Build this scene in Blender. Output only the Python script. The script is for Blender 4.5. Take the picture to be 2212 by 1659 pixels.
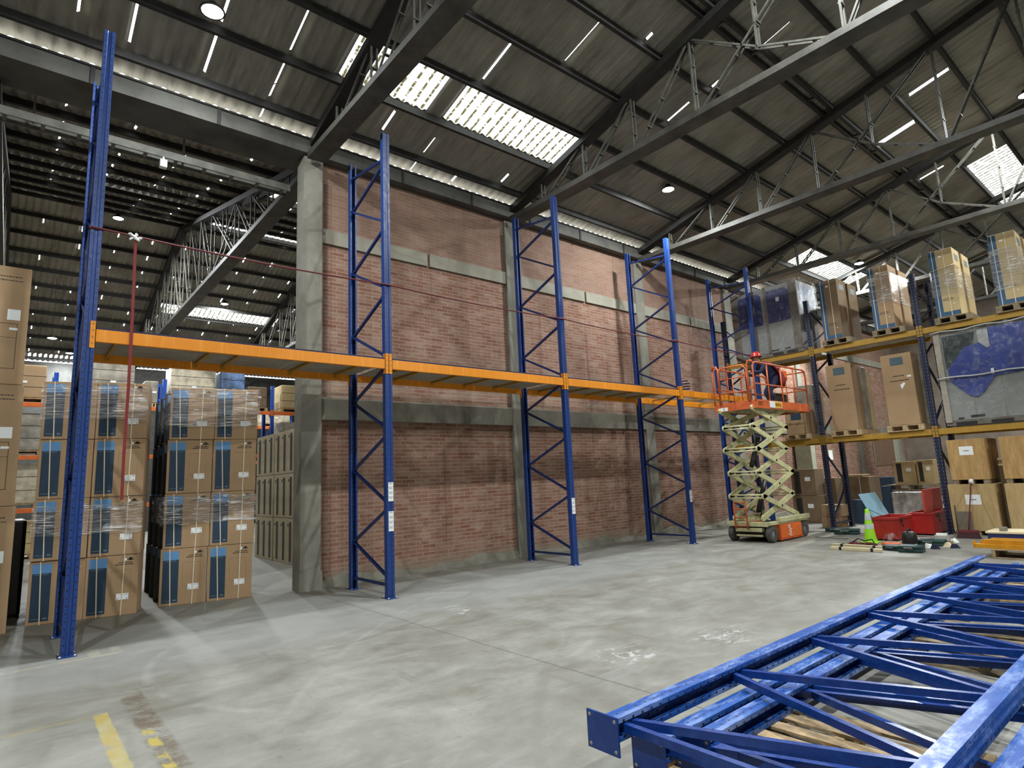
import bpy, math, random
from mathutils import Vector, Matrix
random.seed(7)
PI = math.pi
for _o in list(bpy.data.objects):
    bpy.data.objects.remove(_o)
SC = bpy.context.scene
COL = SC.collection

# ------------------------------------------------------------------ camera
YAW, PITCH, ROLL = 0.70153, 0.15971, -0.04561
FPX = 1288.29
cam_d = bpy.data.cameras.new('camera')
cam = bpy.data.objects.new('camera', cam_d)
COL.objects.link(cam)
f = Vector((math.sin(YAW)*math.cos(PITCH), math.cos(YAW)*math.cos(PITCH), math.sin(PITCH)))
r = Vector((math.cos(YAW), -math.sin(YAW), 0)); u = r.cross(f)
r2 = math.cos(ROLL)*r + math.sin(ROLL)*u
u2 = -math.sin(ROLL)*r + math.cos(ROLL)*u
cam.matrix_world = Matrix(((r2.x, u2.x, -f.x, -0.5101), (r2.y, u2.y, -f.y, -7.7378), (r2.z, u2.z, -f.z, 1.54), (0, 0, 0, 1)))
cam_d.sensor_fit = 'HORIZONTAL'; cam_d.sensor_width = 36.0
cam_d.lens = 36.0*FPX/2212
cam_d.clip_end = 300; cam_d.clip_start = 0.05
SC.camera = cam

# ------------------------------------------------------------------ world, exposure
SKY = 10.0
w = bpy.data.worlds.new('overcast_sky'); SC.world = w; w.use_nodes = True
bg = w.node_tree.nodes['Background']
bg.inputs[0].default_value = (0.95, 0.98, 1.0, 1); bg.inputs[1].default_value = SKY
SC.view_settings.view_transform = 'Standard'
SC.view_settings.look = 'None'
SC.view_settings.gamma = 1
SC.view_settings.exposure = 0.22
SC.view_settings.use_curve_mapping = False
LAMP_W = 400.0

# ------------------------------------------------------------------ tagging
def tag(o, label=None, cat=None, group=None, kind=None):
    if label: o['label'] = label
    if cat: o['category'] = cat
    if group: o['group'] = group
    if kind: o['kind'] = kind
    return o
def thing(name, label, cat, loc=(0, 0, 0), rz=0.0, group=None):
    o = bpy.data.objects.new(name, None); COL.objects.link(o)
    o.empty_display_size = 0.1
    o.location = loc; o.rotation_euler = (0, 0, rz)
    return tag(o, label, cat, group)
def children(o):
    return [c for c in bpy.data.objects if c.parent == o]
_kids = {}
def copy_tree(o, parent=None):
    c = o.copy(); COL.objects.link(c)
    c.parent = parent
    _kids[c.name] = []
    for ch in _kids.get(o.name, []):
        n = copy_tree(ch, c); _kids[c.name].append(n)
    return c
def dup(o, label, loc=None, rz=None, group=None):
    c = copy_tree(o)
    if loc is not None: c.location = loc
    if rz is not None: c.rotation_euler = (0, 0, rz)
    c['label'] = label
    if group: c['group'] = group
    return c

# ------------------------------------------------------------------ mesh builder
class MB:
    def __init__(s): s.v = []; s.f = []; s.m = []; s.sm = []
    def poly(s, pts, mi=0, smooth=False):
        b = len(s.v); s.v += [tuple(p) for p in pts]
        s.f.append(tuple(range(b, b+len(pts)))); s.m.append(mi); s.sm.append(smooth)
        return s
    def hexa(s, p, mi=0):
        b = len(s.v); s.v += [tuple(q) for q in p]
        for q in ((0, 3, 2, 1), (4, 5, 6, 7), (0, 1, 5, 4), (1, 2, 6, 5), (2, 3, 7, 6), (3, 0, 4, 7)):
            s.f.append(tuple(b+i for i in q)); s.m.append(mi); s.sm.append(False)
        return s
    def box(s, x0, x1, y0, y1, z0, z1, mi=0):
        return s.hexa([(x0, y0, z0), (x1, y0, z0), (x1, y1, z0), (x0, y1, z0), (x0, y0, z1), (x1, y0, z1), (x1, y1, z1), (x0, y1, z1)], mi)
    def bar(s, p, q, w, h, up=(0, 0, 1), mi=0):
        p = Vector(p); q = Vector(q); d = (q-p).normalized(); up = Vector(up)
        a = d.cross(up)
        if a.length < 1e-4: a = d.cross(Vector((1, 0, 0)))
        a.normalize(); b = a.cross(d)
        a *= w/2; b *= h/2
        return s.hexa([p-a-b, p+a-b, p+a+b, p-a+b, q-a-b, q+a-b, q+a+b, q-a+b], mi)
    def prism(s, prof, o, ux, uy, d, mi=0, caps=True):
        o = Vector(o); ux = Vector(ux); uy = Vector(uy); d = Vector(d); n = len(prof); b = len(s.v)
        for k in (0, 1):
            for (x, y) in prof: s.v.append(tuple(o+ux*x+uy*y+d*k))
        for i in range(n):
            j = (i+1) % n
            s.f.append((b+i, b+j, b+n+j, b+n+i)); s.m.append(mi); s.sm.append(False)
        if caps:
            s.f.append(tuple(b+i for i in reversed(range(n)))); s.m.append(mi); s.sm.append(False)
            s.f.append(tuple(b+n+i for i in range(n))); s.m.append(mi); s.sm.append(False)
        return s
    def tube(s, pts, rad, n=8, mi=0, closed=False, cap=True):
        pts = [Vector(p) for p in pts]; N = len(pts); b = len(s.v)
        rads = rad if isinstance(rad, (list, tuple)) else [rad]*N
        ref = None
        for i, p in enumerate(pts):
            if closed: d = pts[(i+1) % N]-pts[i-1]
            else: d = pts[min(i+1, N-1)]-pts[max(i-1, 0)]
            if d.length < 1e-9: d = Vector((0, 0, 1))
            d.normalize()
            if ref is None:
                ref = d.cross(Vector((0, 0, 1)))
                if ref.length < 1e-3: ref = d.cross(Vector((1, 0, 0)))
            ref = (ref-d*ref.dot(d)).normalized(); bb = d.cross(ref)
            for k in range(n):
                a = 2*PI*k/n
                s.v.append(tuple(p+(ref*math.cos(a)+bb*math.sin(a))*rads[i]))
        M = N if closed else N-1
        for i in range(M):
            for k in range(n):
                i2 = (i+1) % N; k2 = (k+1) % n
                s.f.append((b+i*n+k, b+i*n+k2, b+i2*n+k2, b+i2*n+k)); s.m.append(mi); s.sm.append(True)
        if cap and not closed:
            s.f.append(tuple(b+k for k in reversed(range(n)))); s.m.append(mi); s.sm.append(False)
            s.f.append(tuple(b+(N-1)*n+k for k in range(n))); s.m.append(mi); s.sm.append(False)
        return s
    def lathe(s, prof, c=(0, 0, 0), n=24, mi=0, axis='z'):
        b = len(s.v); c = Vector(c)
        for (rr, h) in prof:
            for k in range(n):
                a = 2*PI*k/n; x, y = rr*math.cos(a), rr*math.sin(a)
                p = (x, y, h) if axis == 'z' else ((x, h, y) if axis == 'y' else (h, x, y))
                s.v.append(tuple(c+Vector(p)))
        for i in range(len(prof)-1):
            for k in range(n):
                k2 = (k+1) % n
                s.f.append((b+i*n+k, b+i*n+k2, b+(i+1)*n+k2, b+(i+1)*n+k)); s.m.append(mi); s.sm.append(True)
        return s
    def mesh(s, name, mats):
        me = bpy.data.meshes.new(name)
        me.from_pydata(s.v, [], s.f)
        for mm in (mats if isinstance(mats, (list, tuple)) else [mats]): me.materials.append(mm)
        me.polygons.foreach_set('material_index', s.m)
        me.polygons.foreach_set('use_smooth', s.sm)
        me.update(); me.validate()
        return me
    def build(s, name, mats, parent=None, bevel=0):
        o = bpy.data.objects.new(name, s.mesh(name, mats)); COL.objects.link(o)
        if parent is not None:
            o.parent = parent; _kids.setdefault(parent.name, []).append(o)
        if bevel:
            md = o.modifiers.new('bevel', 'BEVEL'); md.width = bevel; md.segments = 2; md.limit_method = 'ANGLE'
        return o
def sheet_profile(pts, t):
    """closed outline of a thin folded sheet following the polyline pts"""
    P = [Vector((a, b)) for a, b in pts]; n = len(P); L = []; R = []
    for i in range(n):
        ds = []
        if i > 0: ds.append((P[i]-P[i-1]).normalized())
        if i < n-1: ds.append((P[i+1]-P[i]).normalized())
        ns = [Vector((-d.y, d.x)) for d in ds]
        m = sum(ns, Vector((0, 0)))
        m.normalize(); k = 1/max(0.4, m.dot(ns[0]))
        L.append(tuple(P[i]+m*t/2*k)); R.append(tuple(P[i]-m*t/2*k))
    return L+R[::-1]

# ------------------------------------------------------------------ materials
class NT:
    """small helper for shader trees"""
    def __init__(s, name):
        s.m = bpy.data.materials.new(name); s.m.use_nodes = True
        s.t = s.m.node_tree; s.b = s.t.nodes['Principled BSDF']; s.out = s.t.nodes['Material Output']
        s.tc = None
    def n(s, typ, **kw):
        nd = s.t.nodes.new(typ)
        for k, v in kw.items(): setattr(nd, k, v)
        return nd
    def l(s, a, b): s.t.links.new(a, b)
    def co(s, which='Object'):
        if s.tc is None: s.tc = s.n('ShaderNodeTexCoord')
        return s.tc.outputs[which]
    def sep(s, v):
        nd = s.n('ShaderNodeSeparateXYZ'); s.l(v, nd.inputs[0]); return nd.outputs
    def comb(s, x, y, z):
        nd = s.n('ShaderNodeCombineXYZ')
        for i, a in enumerate((x, y, z)): s.put(a, nd.inputs[i])
        return nd.outputs[0]
    def put(s, a, sock):
        if isinstance(a, bpy.types.NodeSocket): s.l(a, sock)
        else: sock.default_value = a
    def math(s, op, a, b=0.0, c=0.0, clamp=False):
        nd = s.n('ShaderNodeMath', operation=op); nd.use_clamp = clamp
        s.put(a, nd.inputs[0]); s.put(b, nd.inputs[1])
        if op in ('MULTIPLY_ADD', 'SMOOTH_MIN', 'WRAP', 'COMPARE'): s.put(c, nd.inputs[2])
        return nd.outputs[0]
    def noise(s, vec, scale=5, detail=4, rough=0.55, dist=0.0):
        nd = s.n('ShaderNodeTexNoise'); s.l(vec, nd.inputs['Vector'])
        nd.inputs['Scale'].default_value = scale; nd.inputs['Detail'].default_value = detail
        nd.inputs['Roughness'].default_value = rough; nd.inputs['Distortion'].default_value = dist
        return nd.outputs[0]
    def mapping(s, vec, sc=(1, 1, 1), rot=(0, 0, 0), loc=(0, 0, 0)):
        nd = s.n('ShaderNodeMapping'); s.l(vec, nd.inputs[0])
        nd.inputs['Scale'].default_value = sc; nd.inputs['Rotation'].default_value = rot; nd.inputs['Location'].default_value = loc
        return nd.outputs[0]
    def ramp(s, fac, stops):
        nd = s.n('ShaderNodeValToRGB'); s.put(fac, nd.inputs[0]); e = nd.color_ramp.elements
        while len(e) < len(stops): e.new(0.5)
        for i, (p, c) in enumerate(stops):
            e[i].position = p; e[i].color = (c, c, c, 1) if isinstance(c, (int, float)) else tuple(c)+(1,)
        return nd.outputs[0]
    def mix(s, fac, a, b, mode='MIX'):
        nd = s.n('ShaderNodeMixRGB', blend_type=mode)
        s.put(fac, nd.inputs[0])
        for v, i in ((a, 1), (b, 2)):
            if isinstance(v, (tuple, list)): nd.inputs[i].default_value = tuple(v)[:3]+(1,)
            else: s.put(v, nd.inputs[i])
        return nd.outputs[0]
    def smooth(s, x, a, b):
        nd = s.n('ShaderNodeMapRange', interpolation_type='SMOOTHSTEP')
        s.put(x, nd.inputs[0]); nd.inputs[1].default_value = a; nd.inputs[2].default_value = b
        nd.inputs[3].default_value = 0; nd.inputs[4].default_value = 1
        return nd.outputs[0]
    def band(s, x, a, b, e=0.01):
        return s.math('MULTIPLY', s.smooth(x, a-e, a+e), s.math('SUBTRACT', 1.0, s.smooth(x, b-e, b+e)))
    def color(s, c):
        if isinstance(c, (tuple, list)): s.b.inputs['Base Color'].default_value = tuple(c)[:3]+(1,)
        else: s.l(c, s.b.inputs['Base Color'])
    def set(s, rough=0.5, metal=0.0, spec=0.5):
        s.put(rough, s.b.inputs['Roughness']); s.put(metal, s.b.inputs['Metallic']); s.b.inputs['Specular IOR Level'].default_value = spec
    def bump(s, h, strength=0.3, dist=0.01):
        nd = s.n('ShaderNodeBump'); nd.inputs['Strength'].default_value = strength; nd.inputs['Distance'].default_value = dist
        s.l(h, nd.inputs['Height']); s.l(nd.outputs[0], s.b.inputs['Normal'])

def plain(name, c, rough=0.5, metal=0.0, var=0.12, scale=6.0, spec=0.5, bump=0.0, bscale=40):
    t = NT(name); nz = t.noise(t.co(), scale, 5, 0.6)
    dark = tuple(x*(1-var*1.6) for x in c); lite = tuple(min(1, x*(1+var)) for x in c)
    t.color(t.ramp(nz, [(0.3, dark), (0.7, lite)])); t.set(rough, metal, spec)
    if bump: t.bump(t.noise(t.co(), bscale, 4), bump, 0.01)
    return t.m

def mat_rack(name, base, worn, wear=0.35, rough=0.32, holes=True, hc=(0.004, 0.004, 0.006), scuff=0.0):
    t = NT(name)
    nz = t.noise(t.mapping(t.co(), (8, 8, 0.9)), 2.2, 6, 0.65)
    n2 = t.noise(t.co(), 14, 6, 0.7)
    col = t.mix(t.math('MULTIPLY', t.smooth(nz, 0.45, 0.75), wear), base, worn)
    if scuff:
        n3 = t.noise(t.mapping(t.co(), (3, 3, 0.7)), 3.0, 6, 0.7)
        col = t.mix(t.math('MULTIPLY', t.smooth(n3, 0.46, 0.62), scuff), col, (0.30, 0.42, 0.72))
    col = t.mix(t.math('MULTIPLY', t.smooth(n2, 0.64, 0.75), 0.35), col, tuple(x*0.45 for x in base))
    if holes:
        x, y, z = t.sep(t.co()); nx, ny, nzz = t.sep(t.co('Normal'))
        fz = t.math('SUBTRACT', t.math('FRACT', t.math('DIVIDE', z, 0.075)), 0.5)
        fz = t.math('MULTIPLY', fz, 0.075)
        def dots(uc, r):
            return t.math('LESS_THAN', t.math('ADD', t.math('POWER', uc, 2.0), t.math('MULTIPLY', t.math('POWER', fz, 2.0), 0.45)), r*r)
        ax = t.math('ABSOLUTE', x)
        front = t.math('MULTIPLY', dots(t.math('SUBTRACT', ax, 0.036), 0.0065), t.math('GREATER_THAN', t.math('ABSOLUTE', ny), 0.7))
        fy = t.math('ABSOLUTE', t.math('SUBTRACT', t.math('ABSOLUTE', t.math('SUBTRACT', y, 0.625)), 0.580))
        side = t.math('MULTIPLY', dots(fy, 0.0060), t.math('GREATER_THAN', t.math('ABSOLUTE', nx), 0.7))
        col = t.mix(t.math('MAXIMUM', front, side), col, hc)
    t.color(col); t.set(t.ramp(n2, [(0.3, rough), (0.8, rough+0.25)]), 0.0, 0.5)
    return t.m

M = {}
BLUE = (0.009, 0.040, 0.185)
M['blue'] = mat_rack('blue rack paint', BLUE, (0.035, 0.09, 0.32), 0.3)
M['blue_lying'] = mat_rack('dusty blue rack paint', (0.010, 0.075, 0.34), (0.06, 0.21, 0.58), 0.55, 0.25, True, (0.02, 0.02, 0.03), 0.6)
M['blue_brace'] = mat_rack('blue brace paint', (0.007, 0.024, 0.12), (0.02, 0.06, 0.22), 0.3, 0.3, False)
M['brace_lying'] = mat_rack('blue brace paint glossy', (0.006, 0.038, 0.21), (0.02, 0.10, 0.38), 0.4, 0.2, False)
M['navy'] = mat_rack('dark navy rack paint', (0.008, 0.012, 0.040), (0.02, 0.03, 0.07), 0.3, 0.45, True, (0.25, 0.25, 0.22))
M['navy_brace'] = plain('dark navy brace paint', (0.012, 0.018, 0.045), 0.5)
M['far_blue'] = plain('mid blue rack paint', (0.015, 0.08, 0.42), 0.45)
M['orange_beam'] = mat_rack('amber beam paint', (0.76, 0.25, 0.004), (0.92, 0.42, 0.06), 0.5, 0.42, False)
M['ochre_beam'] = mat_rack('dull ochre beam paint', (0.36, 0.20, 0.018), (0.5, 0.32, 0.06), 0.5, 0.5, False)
M['yellow_beam'] = plain('yellow beam paint', (0.80, 0.36, 0.01), 0.4)
M['red_beam'] = plain('red orange beam paint', (0.75, 0.16, 0.03), 0.45)
M['galv'] = plain('galvanised steel', (0.42, 0.43, 0.42), 0.45, 0.6, 0.2, 12)
M['bolt'] = plain('worn bolt steel', (0.5, 0.48, 0.44), 0.4, 0.8)
M['white'] = plain('white label paper', (0.80, 0.82, 0.80), 0.6, var=0.03)
M['inkgrey'] = plain('grey print', (0.18, 0.22, 0.24), 0.6)
M['black'] = plain('black plastic', (0.012, 0.012, 0.012), 0.5)
M['ink'] = plain('black print', (0.03, 0.025, 0.02), 0.7)
M['strap'] = plain('cream packing strap', (0.72, 0.62, 0.46), 0.4, var=0.05)
M['maroon'] = plain('maroon webbing', (0.13, 0.016, 0.018), 0.7)
M['redstrap'] = plain('red webbing', (0.20, 0.012, 0.012), 0.6)
M['wood'] = plain('pallet pine', (0.46, 0.33, 0.18), 0.75, var=0.3, scale=9, bump=0.2)
M['wood_old'] = plain('weathered pallet pine', (0.26, 0.20, 0.12), 0.8, var=0.35, scale=9, bump=0.2)
M['truss'] = plain('grey truss paint', (0.062, 0.059, 0.048), 0.6, var=0.35, scale=3)
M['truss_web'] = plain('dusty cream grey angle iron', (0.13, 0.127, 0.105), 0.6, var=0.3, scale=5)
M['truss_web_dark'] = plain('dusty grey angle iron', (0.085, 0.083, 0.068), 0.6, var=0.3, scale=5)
M['purlin'] = plain('dark purlin steel', (0.020, 0.019, 0.017), 0.7, var=0.3)
M['gutter'] = plain('weathered grey gutter', (0.085, 0.082, 0.07), 0.7, var=0.35, scale=1.5)
M['gutter_in'] = plain('pale gutter lining', (0.85, 0.83, 0.78), 0.7, var=0.1)
M['red'] = plain('red tool chest paint', (0.36, 0.018, 0.014), 0.38, var=0.15, scale=4)
M['red_in'] = plain('faded red lid paint', (0.46, 0.06, 0.04), 0.5, var=0.1, scale=4)
M['lightblue'] = plain('pale blue paint', (0.24, 0.42, 0.52), 0.55, var=0.08)
M['lift_cream'] = plain('cream lift arm paint', (0.62, 0.60, 0.33), 0.45, var=0.2, scale=5)
M['lift_orange'] = plain('orange lift paint', (0.60, 0.125, 0.035), 0.5, var=0.2, scale=5)
M['lift_bright'] = plain('bright orange panel', (0.85, 0.17, 0.03), 0.45, var=0.1)
M['rubber'] = plain('grey dusty rubber', (0.10, 0.10, 0.095), 0.85, var=0.25)
M['darkmetal'] = plain('dark grimy metal', (0.035, 0.035, 0.03), 0.55, 0.3, 0.3)
M['lime'] = plain('lime cone plastic', (0.36, 0.80, 0.02), 0.4, var=0.05)
M['reflective'] = plain('pale reflective collar', (0.62, 0.72, 0.72), 0.35, var=0.15)
M['greencase'] = plain('dark green case plastic', (0.01, 0.055, 0.05), 0.45)
M['tan'] = plain('tan cardboard', (0.36, 0.235, 0.125), 0.8, var=0.08, scale=2)
M['tan_dark'] = plain('brown cardboard', (0.20, 0.135, 0.075), 0.8, var=0.12, scale=2)
M['tan_pale'] = plain('pale cardboard', (0.50, 0.38, 0.19), 0.8, var=0.12, scale=2)
M['carton_blue'] = plain('printed teal blue', (0.015, 0.075, 0.16), 0.5, var=0.1)
M['print_dark'] = plain('printed dark teal', (0.017, 0.042, 0.075), 0.5, var=0.12, scale=9)
M['print_sky'] = plain('printed sky blue', (0.10, 0.26, 0.50), 0.5, var=0.06)
M['grey_body'] = plain('grey painted steel casing', (0.24, 0.25, 0.235), 0.5, var=0.12, scale=1.5)
M['grey_post'] = plain('brownish grey corner post', (0.15, 0.13, 0.10), 0.7, var=0.2)
M['navy_cover'] = plain('navy blue cover', (0.020, 0.030, 0.13), 0.5, var=0.12)
M['royal_cover'] = plain('royal blue cover', (0.03, 0.055, 0.27), 0.45, var=0.15, scale=2)
M['coil'] = plain('dark green grey coil', (0.02, 0.035, 0.035), 0.6, var=0.2)
M['cream'] = plain('cream board', (0.72, 0.62, 0.40), 0.6, var=0.05)
M['skin'] = plain('skin', (0.36, 0.19, 0.12), 0.6, var=0.05)
M['navycloth'] = plain('dark navy cloth', (0.012, 0.016, 0.05), 0.9)
M['jean'] = plain('dark jean cloth', (0.012, 0.02, 0.06), 0.9)
M['helmet'] = plain('red helmet plastic', (0.42, 0.02, 0.015), 0.3)
M['deck_edge'] = plain('dark purple board edge', (0.022, 0.018, 0.05), 0.7)
M['door_grey'] = plain('blue grey door paint', (0.17, 0.19, 0.20), 0.6)
M['olive'] = plain('pale olive panel', (0.33, 0.34, 0.25), 0.7)

def mat_plywood(name, a, b):
    t = NT(name); nz = t.noise(t.mapping(t.co(), (6, 6, 0.9)), 3.0, 6, 0.7, 0.6)
    t.color(t.ramp(nz, [(0.3, a), (0.7, b)])); t.set(0.75); return t.m
M['ply'] = mat_plywood('plywood', (0.30, 0.17, 0.055), (0.52, 0.33, 0.13))
M['ply_pale'] = mat_plywood('pale chipboard', (0.36, 0.24, 0.10), (0.50, 0.36, 0.17))
def mat_deck():
    t = NT('grey stained board underside'); nz = t.noise(t.mapping(t.co(), (0.8, 3, 3)), 2.5, 6, 0.7)
    c = t.ramp(nz, [(0.3, (0.20, 0.17, 0.13)), (0.6, (0.36, 0.32, 0.26)), (0.8, (0.42, 0.38, 0.32))])
    sp = t.smooth(t.noise(t.co(), 11, 3), 0.66, 0.72)
    t.color(t.mix(t.math('MULTIPLY', sp, 0.7), c, (0.10, 0.08, 0.05))); t.set(0.8); return t.m
M['deck'] = mat_deck()

def mat_film(name, mixv=0.35, rough=0.12, tint=(0.75, 0.73, 0.68), hor=True, bump=1.0):
    """stretch film: mostly clear, wrinkled and shiny"""
    t = NT(name)
    sc = (3, 3, 60) if hor else (9, 9, 9)
    nz = t.noise(t.mapping(t.co(), sc), 1.0, 5, 0.7, 0.4)
    n2 = t.noise(t.co(), 5, 4, 0.6)
    h = t.math('ADD', nz, t.math('MULTIPLY', n2, 0.6 if hor else 1.2))
    bp = t.n('ShaderNodeBump'); bp.inputs['Strength'].default_value = bump; bp.inputs['Distance'].default_value = 0.02; t.l(h, bp.inputs['Height'])
    gl = t.n('ShaderNodeBsdfGlossy'); gl.inputs['Roughness'].default_value = rough; gl.inputs[0].default_value = (1, 1, 1, 1); t.l(bp.outputs[0], gl.inputs['Normal'])
    tr = t.n('ShaderNodeBsdfTransparent'); tr.inputs[0].default_value = (0.93, 0.93, 0.93, 1)
    df = t.n('ShaderNodeBsdfDiffuse'); df.inputs[0].default_value = tint+(1,)
    m1 = t.n('ShaderNodeMixShader'); t.l(t.math('MULTIPLY', t.smooth(nz, 0.42, 0.72), mixv), m1.inputs[0]); t.l(tr.outputs[0], m1.inputs[1]); t.l(df.outputs[0], m1.inputs[2])
    if hor:
        n3 = t.noise(t.mapping(t.co(), (2.2, 2.2, 70)), 1.3, 4, 0.65, 0.5)
        wd = t.n('ShaderNodeBsdfDiffuse'); wd.inputs[0].default_value = (0.9, 0.9, 0.88, 1)  # diffuse white streaks painted in as the film's glossy highlights
        m0 = t.n('ShaderNodeMixShader'); t.l(t.math('MULTIPLY', t.math('MULTIPLY', t.smooth(n3, 0.545, 0.60), t.smooth(t.noise(t.co(), 2.6, 3), 0.44, 0.54)), 0.95), m0.inputs[0]); t.l(m1.outputs[0], m0.inputs[1]); t.l(wd.outputs[0], m0.inputs[2]); m1 = m0
    m2 = t.n('ShaderNodeMixShader'); t.put(t.math('MULTIPLY_ADD', t.smooth(nz, 0.5, 0.7), 0.30 if hor else 0.05, 0.06 if hor else 0.025), m2.inputs[0]); t.l(m1.outputs[0], m2.inputs[1]); t.l(gl.outputs[0], m2.inputs[2])
    t.l(m2.outputs[0], t.out.inputs[0]); return t.m
M['film'] = mat_film('stretch film')
M['film_vert'] = mat_film('draped clear plastic', 0.16, 0.16, (0.55, 0.56, 0.55), False, 0.35)
M['film_silver'] = mat_film('crinkled silver film', 0.9, 0.1, (0.35, 0.34, 0.32), False, 1.0)
M['wrapped'] = plain('dusty wrapped load', (0.30, 0.27, 0.22), 0.3, var=0.35, scale=3, bump=0.6, bscale=8)
M['wrapped_pale'] = plain('pale wrapped cartons', (0.52, 0.46, 0.34), 0.3, var=0.3, scale=4, bump=0.6, bscale=8)
M['wrapped_blue'] = plain('blue wrapped load', (0.16, 0.28, 0.55), 0.3, var=0.4, scale=5, bump=0.5, bscale=9)
M['silver'] = plain('silver wrapped bundle', (0.42, 0.40, 0.37), 0.22, 0.4, 0.4, 5, bump=1.0, bscale=9)
M['dark_wrap'] = plain('black wrapped load', (0.014, 0.012, 0.010), 0.35, var=0.3, bump=0.6, bscale=6)

def mat_concrete(name, a, b, stain=(0.10, 0.09, 0.07), amt=0.5, sc=1.6):
    t = NT(name); v = t.co()
    nz = t.noise(v, sc, 7, 0.65); n2 = t.noise(t.mapping(v, (1, 1, 0.25)), 2.3, 5, 0.6)
    c = t.ramp(nz, [(0.3, a), (0.68, b)])
    c = t.mix(t.math('MULTIPLY', t.smooth(n2, 0.52, 0.72), amt), c, stain)
    t.color(c); t.set(0.85, 0, 0.3); t.bump(t.noise(v, 18, 5), 0.3, 0.01); return t.m
M['concrete'] = mat_concrete('column concrete', (0.15, 0.142, 0.112), (0.26, 0.25, 0.205))
M['concrete_dark'] = mat_concrete('grimy beam concrete', (0.13, 0.12, 0.095), (0.24, 0.23, 0.18), (0.06, 0.055, 0.045), 0.6)
M['concrete_pale'] = mat_concrete('pale beam concrete', (0.22, 0.205, 0.16), (0.32, 0.305, 0.245), (0.16, 0.13, 0.09), 0.4)

def mat_brick():
    t = NT('clay brick masonry'); x, y, z = t.sep(t.co())
    vec = t.comb(x, z, 0.0)
    wob = t.n('ShaderNodeVectorMath', operation='ADD')
    t.l(vec, wob.inputs[0]); nzc = t.n('ShaderNodeTexNoise'); t.l(vec, nzc.inputs[0]); nzc.inputs['Scale'].default_value = 3
    sc = t.n('ShaderNodeVectorMath', operation='SCALE'); t.l(nzc.outputs['Color'], sc.inputs[0]); sc.inputs['Scale'].default_value = 0.012; t.l(sc.outputs[0], wob.inputs[1])
    bk = t.n('ShaderNodeTexBrick'); t.l(wob.outputs[0], bk.inputs[0])
    bk.inputs['Scale'].default_value = 1; bk.inputs['Brick Width'].default_value = 0.27; bk.inputs['Row Height'].default_value = 0.0685
    bk.inputs['Mortar Size'].default_value = 0.007; bk.inputs['Mortar Smooth'].default_value = 0.3; bk.inputs['Bias'].default_value = -0.1
    bk.inputs['Color1'].default_value = (0.20, 0.088, 0.058, 1); bk.inputs['Color2'].default_value = (0.27, 0.155, 0.112, 1); bk.inputs['Mortar'].default_value = (0.33, 0.255, 0.19, 1)
    col = bk.outputs[0]
    big = t.noise(vec, 0.7, 6, 0.65); mid = t.noise(t.mapping(vec, (1, 3, 1)), 2.2, 6, 0.7); fine = t.noise(vec, 9, 5, 0.7)
    col = t.mix(t.math('MULTIPLY', t.smooth(mid, 0.45, 0.72), 0.7), col, (0.36, 0.265, 0.20))       # lime wash and efflorescence
    col = t.mix(t.math('MULTIPLY', t.smooth(fine, 0.60, 0.72), 0.4), col, (0.42, 0.34, 0.27))
    col = t.mix(t.math('MULTIPLY', t.smooth(big, 0.55, 0.7), 0.5), col, (0.12, 0.060, 0.042))
    up = t.smooth(z, 5.9, 6.1)
    col = t.mix(t.math('MULTIPLY', up, 0.55), col, (0.235, 0.155, 0.115))
    # grey dirty courses over the lower ring beam
    sm = t.math('MULTIPLY', t.band(z, 2.9, 3.9, 0.45), t.smooth(t.noise(t.mapping(vec, (0.5, 4, 1)), 2.0, 5, 0.6), 0.4, 0.65))
    col = t.mix(t.math('MULTIPLY', sm, 0.65), col, (0.27, 0.22, 0.17))
    streak = t.smooth(t.noise(t.mapping(vec, (3.2, 0.16, 1)), 1.0, 4, 0.6), 0.58, 0.72)
    col = t.mix(t.math('MULTIPLY', streak, 0.5), col, (0.10, 0.05, 0.035))
    base = t.math('SUBTRACT', 1.0, t.smooth(t.math('ADD', z, t.math('MULTIPLY', t.noise(vec, 1.5, 4), 0.3)), 0.22, 0.5))
    col = t.mix(t.math('MULTIPLY', base, 0.7), col, (0.22, 0.19, 0.14))
    t.color(col); t.set(0.85, 0, 0.25)
    t.bump(t.math('ADD', t.math('MULTIPLY', bk.outputs['Fac'], -1.0), t.math('MULTIPLY', fine, 0.6)), 0.5, 0.01)
    return t.m
M['brick'] = mat_brick()

def mat_roof():
    t = NT('weathered fibre cement sheet'); v = t.co(); x, y, z = t.sep(v)
    nz = t.noise(t.mapping(v, (1.0, 0.5, 1)), 1.4, 6, 0.65); n2 = t.noise(t.mapping(v, (9, 0.8, 1)), 1.2, 5, 0.6)
    c = t.ramp(nz, [(0.3, (0.19, 0.178, 0.148)), (0.7, (0.36, 0.34, 0.29))])
    c = t.mix(t.math('MULTIPLY', t.smooth(n2, 0.5, 0.75), 0.5), c, (0.09, 0.082, 0.068))
    t.color(c); t.set(0.85, 0, 0.2); return t.m
M['roof'] = mat_roof()

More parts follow.
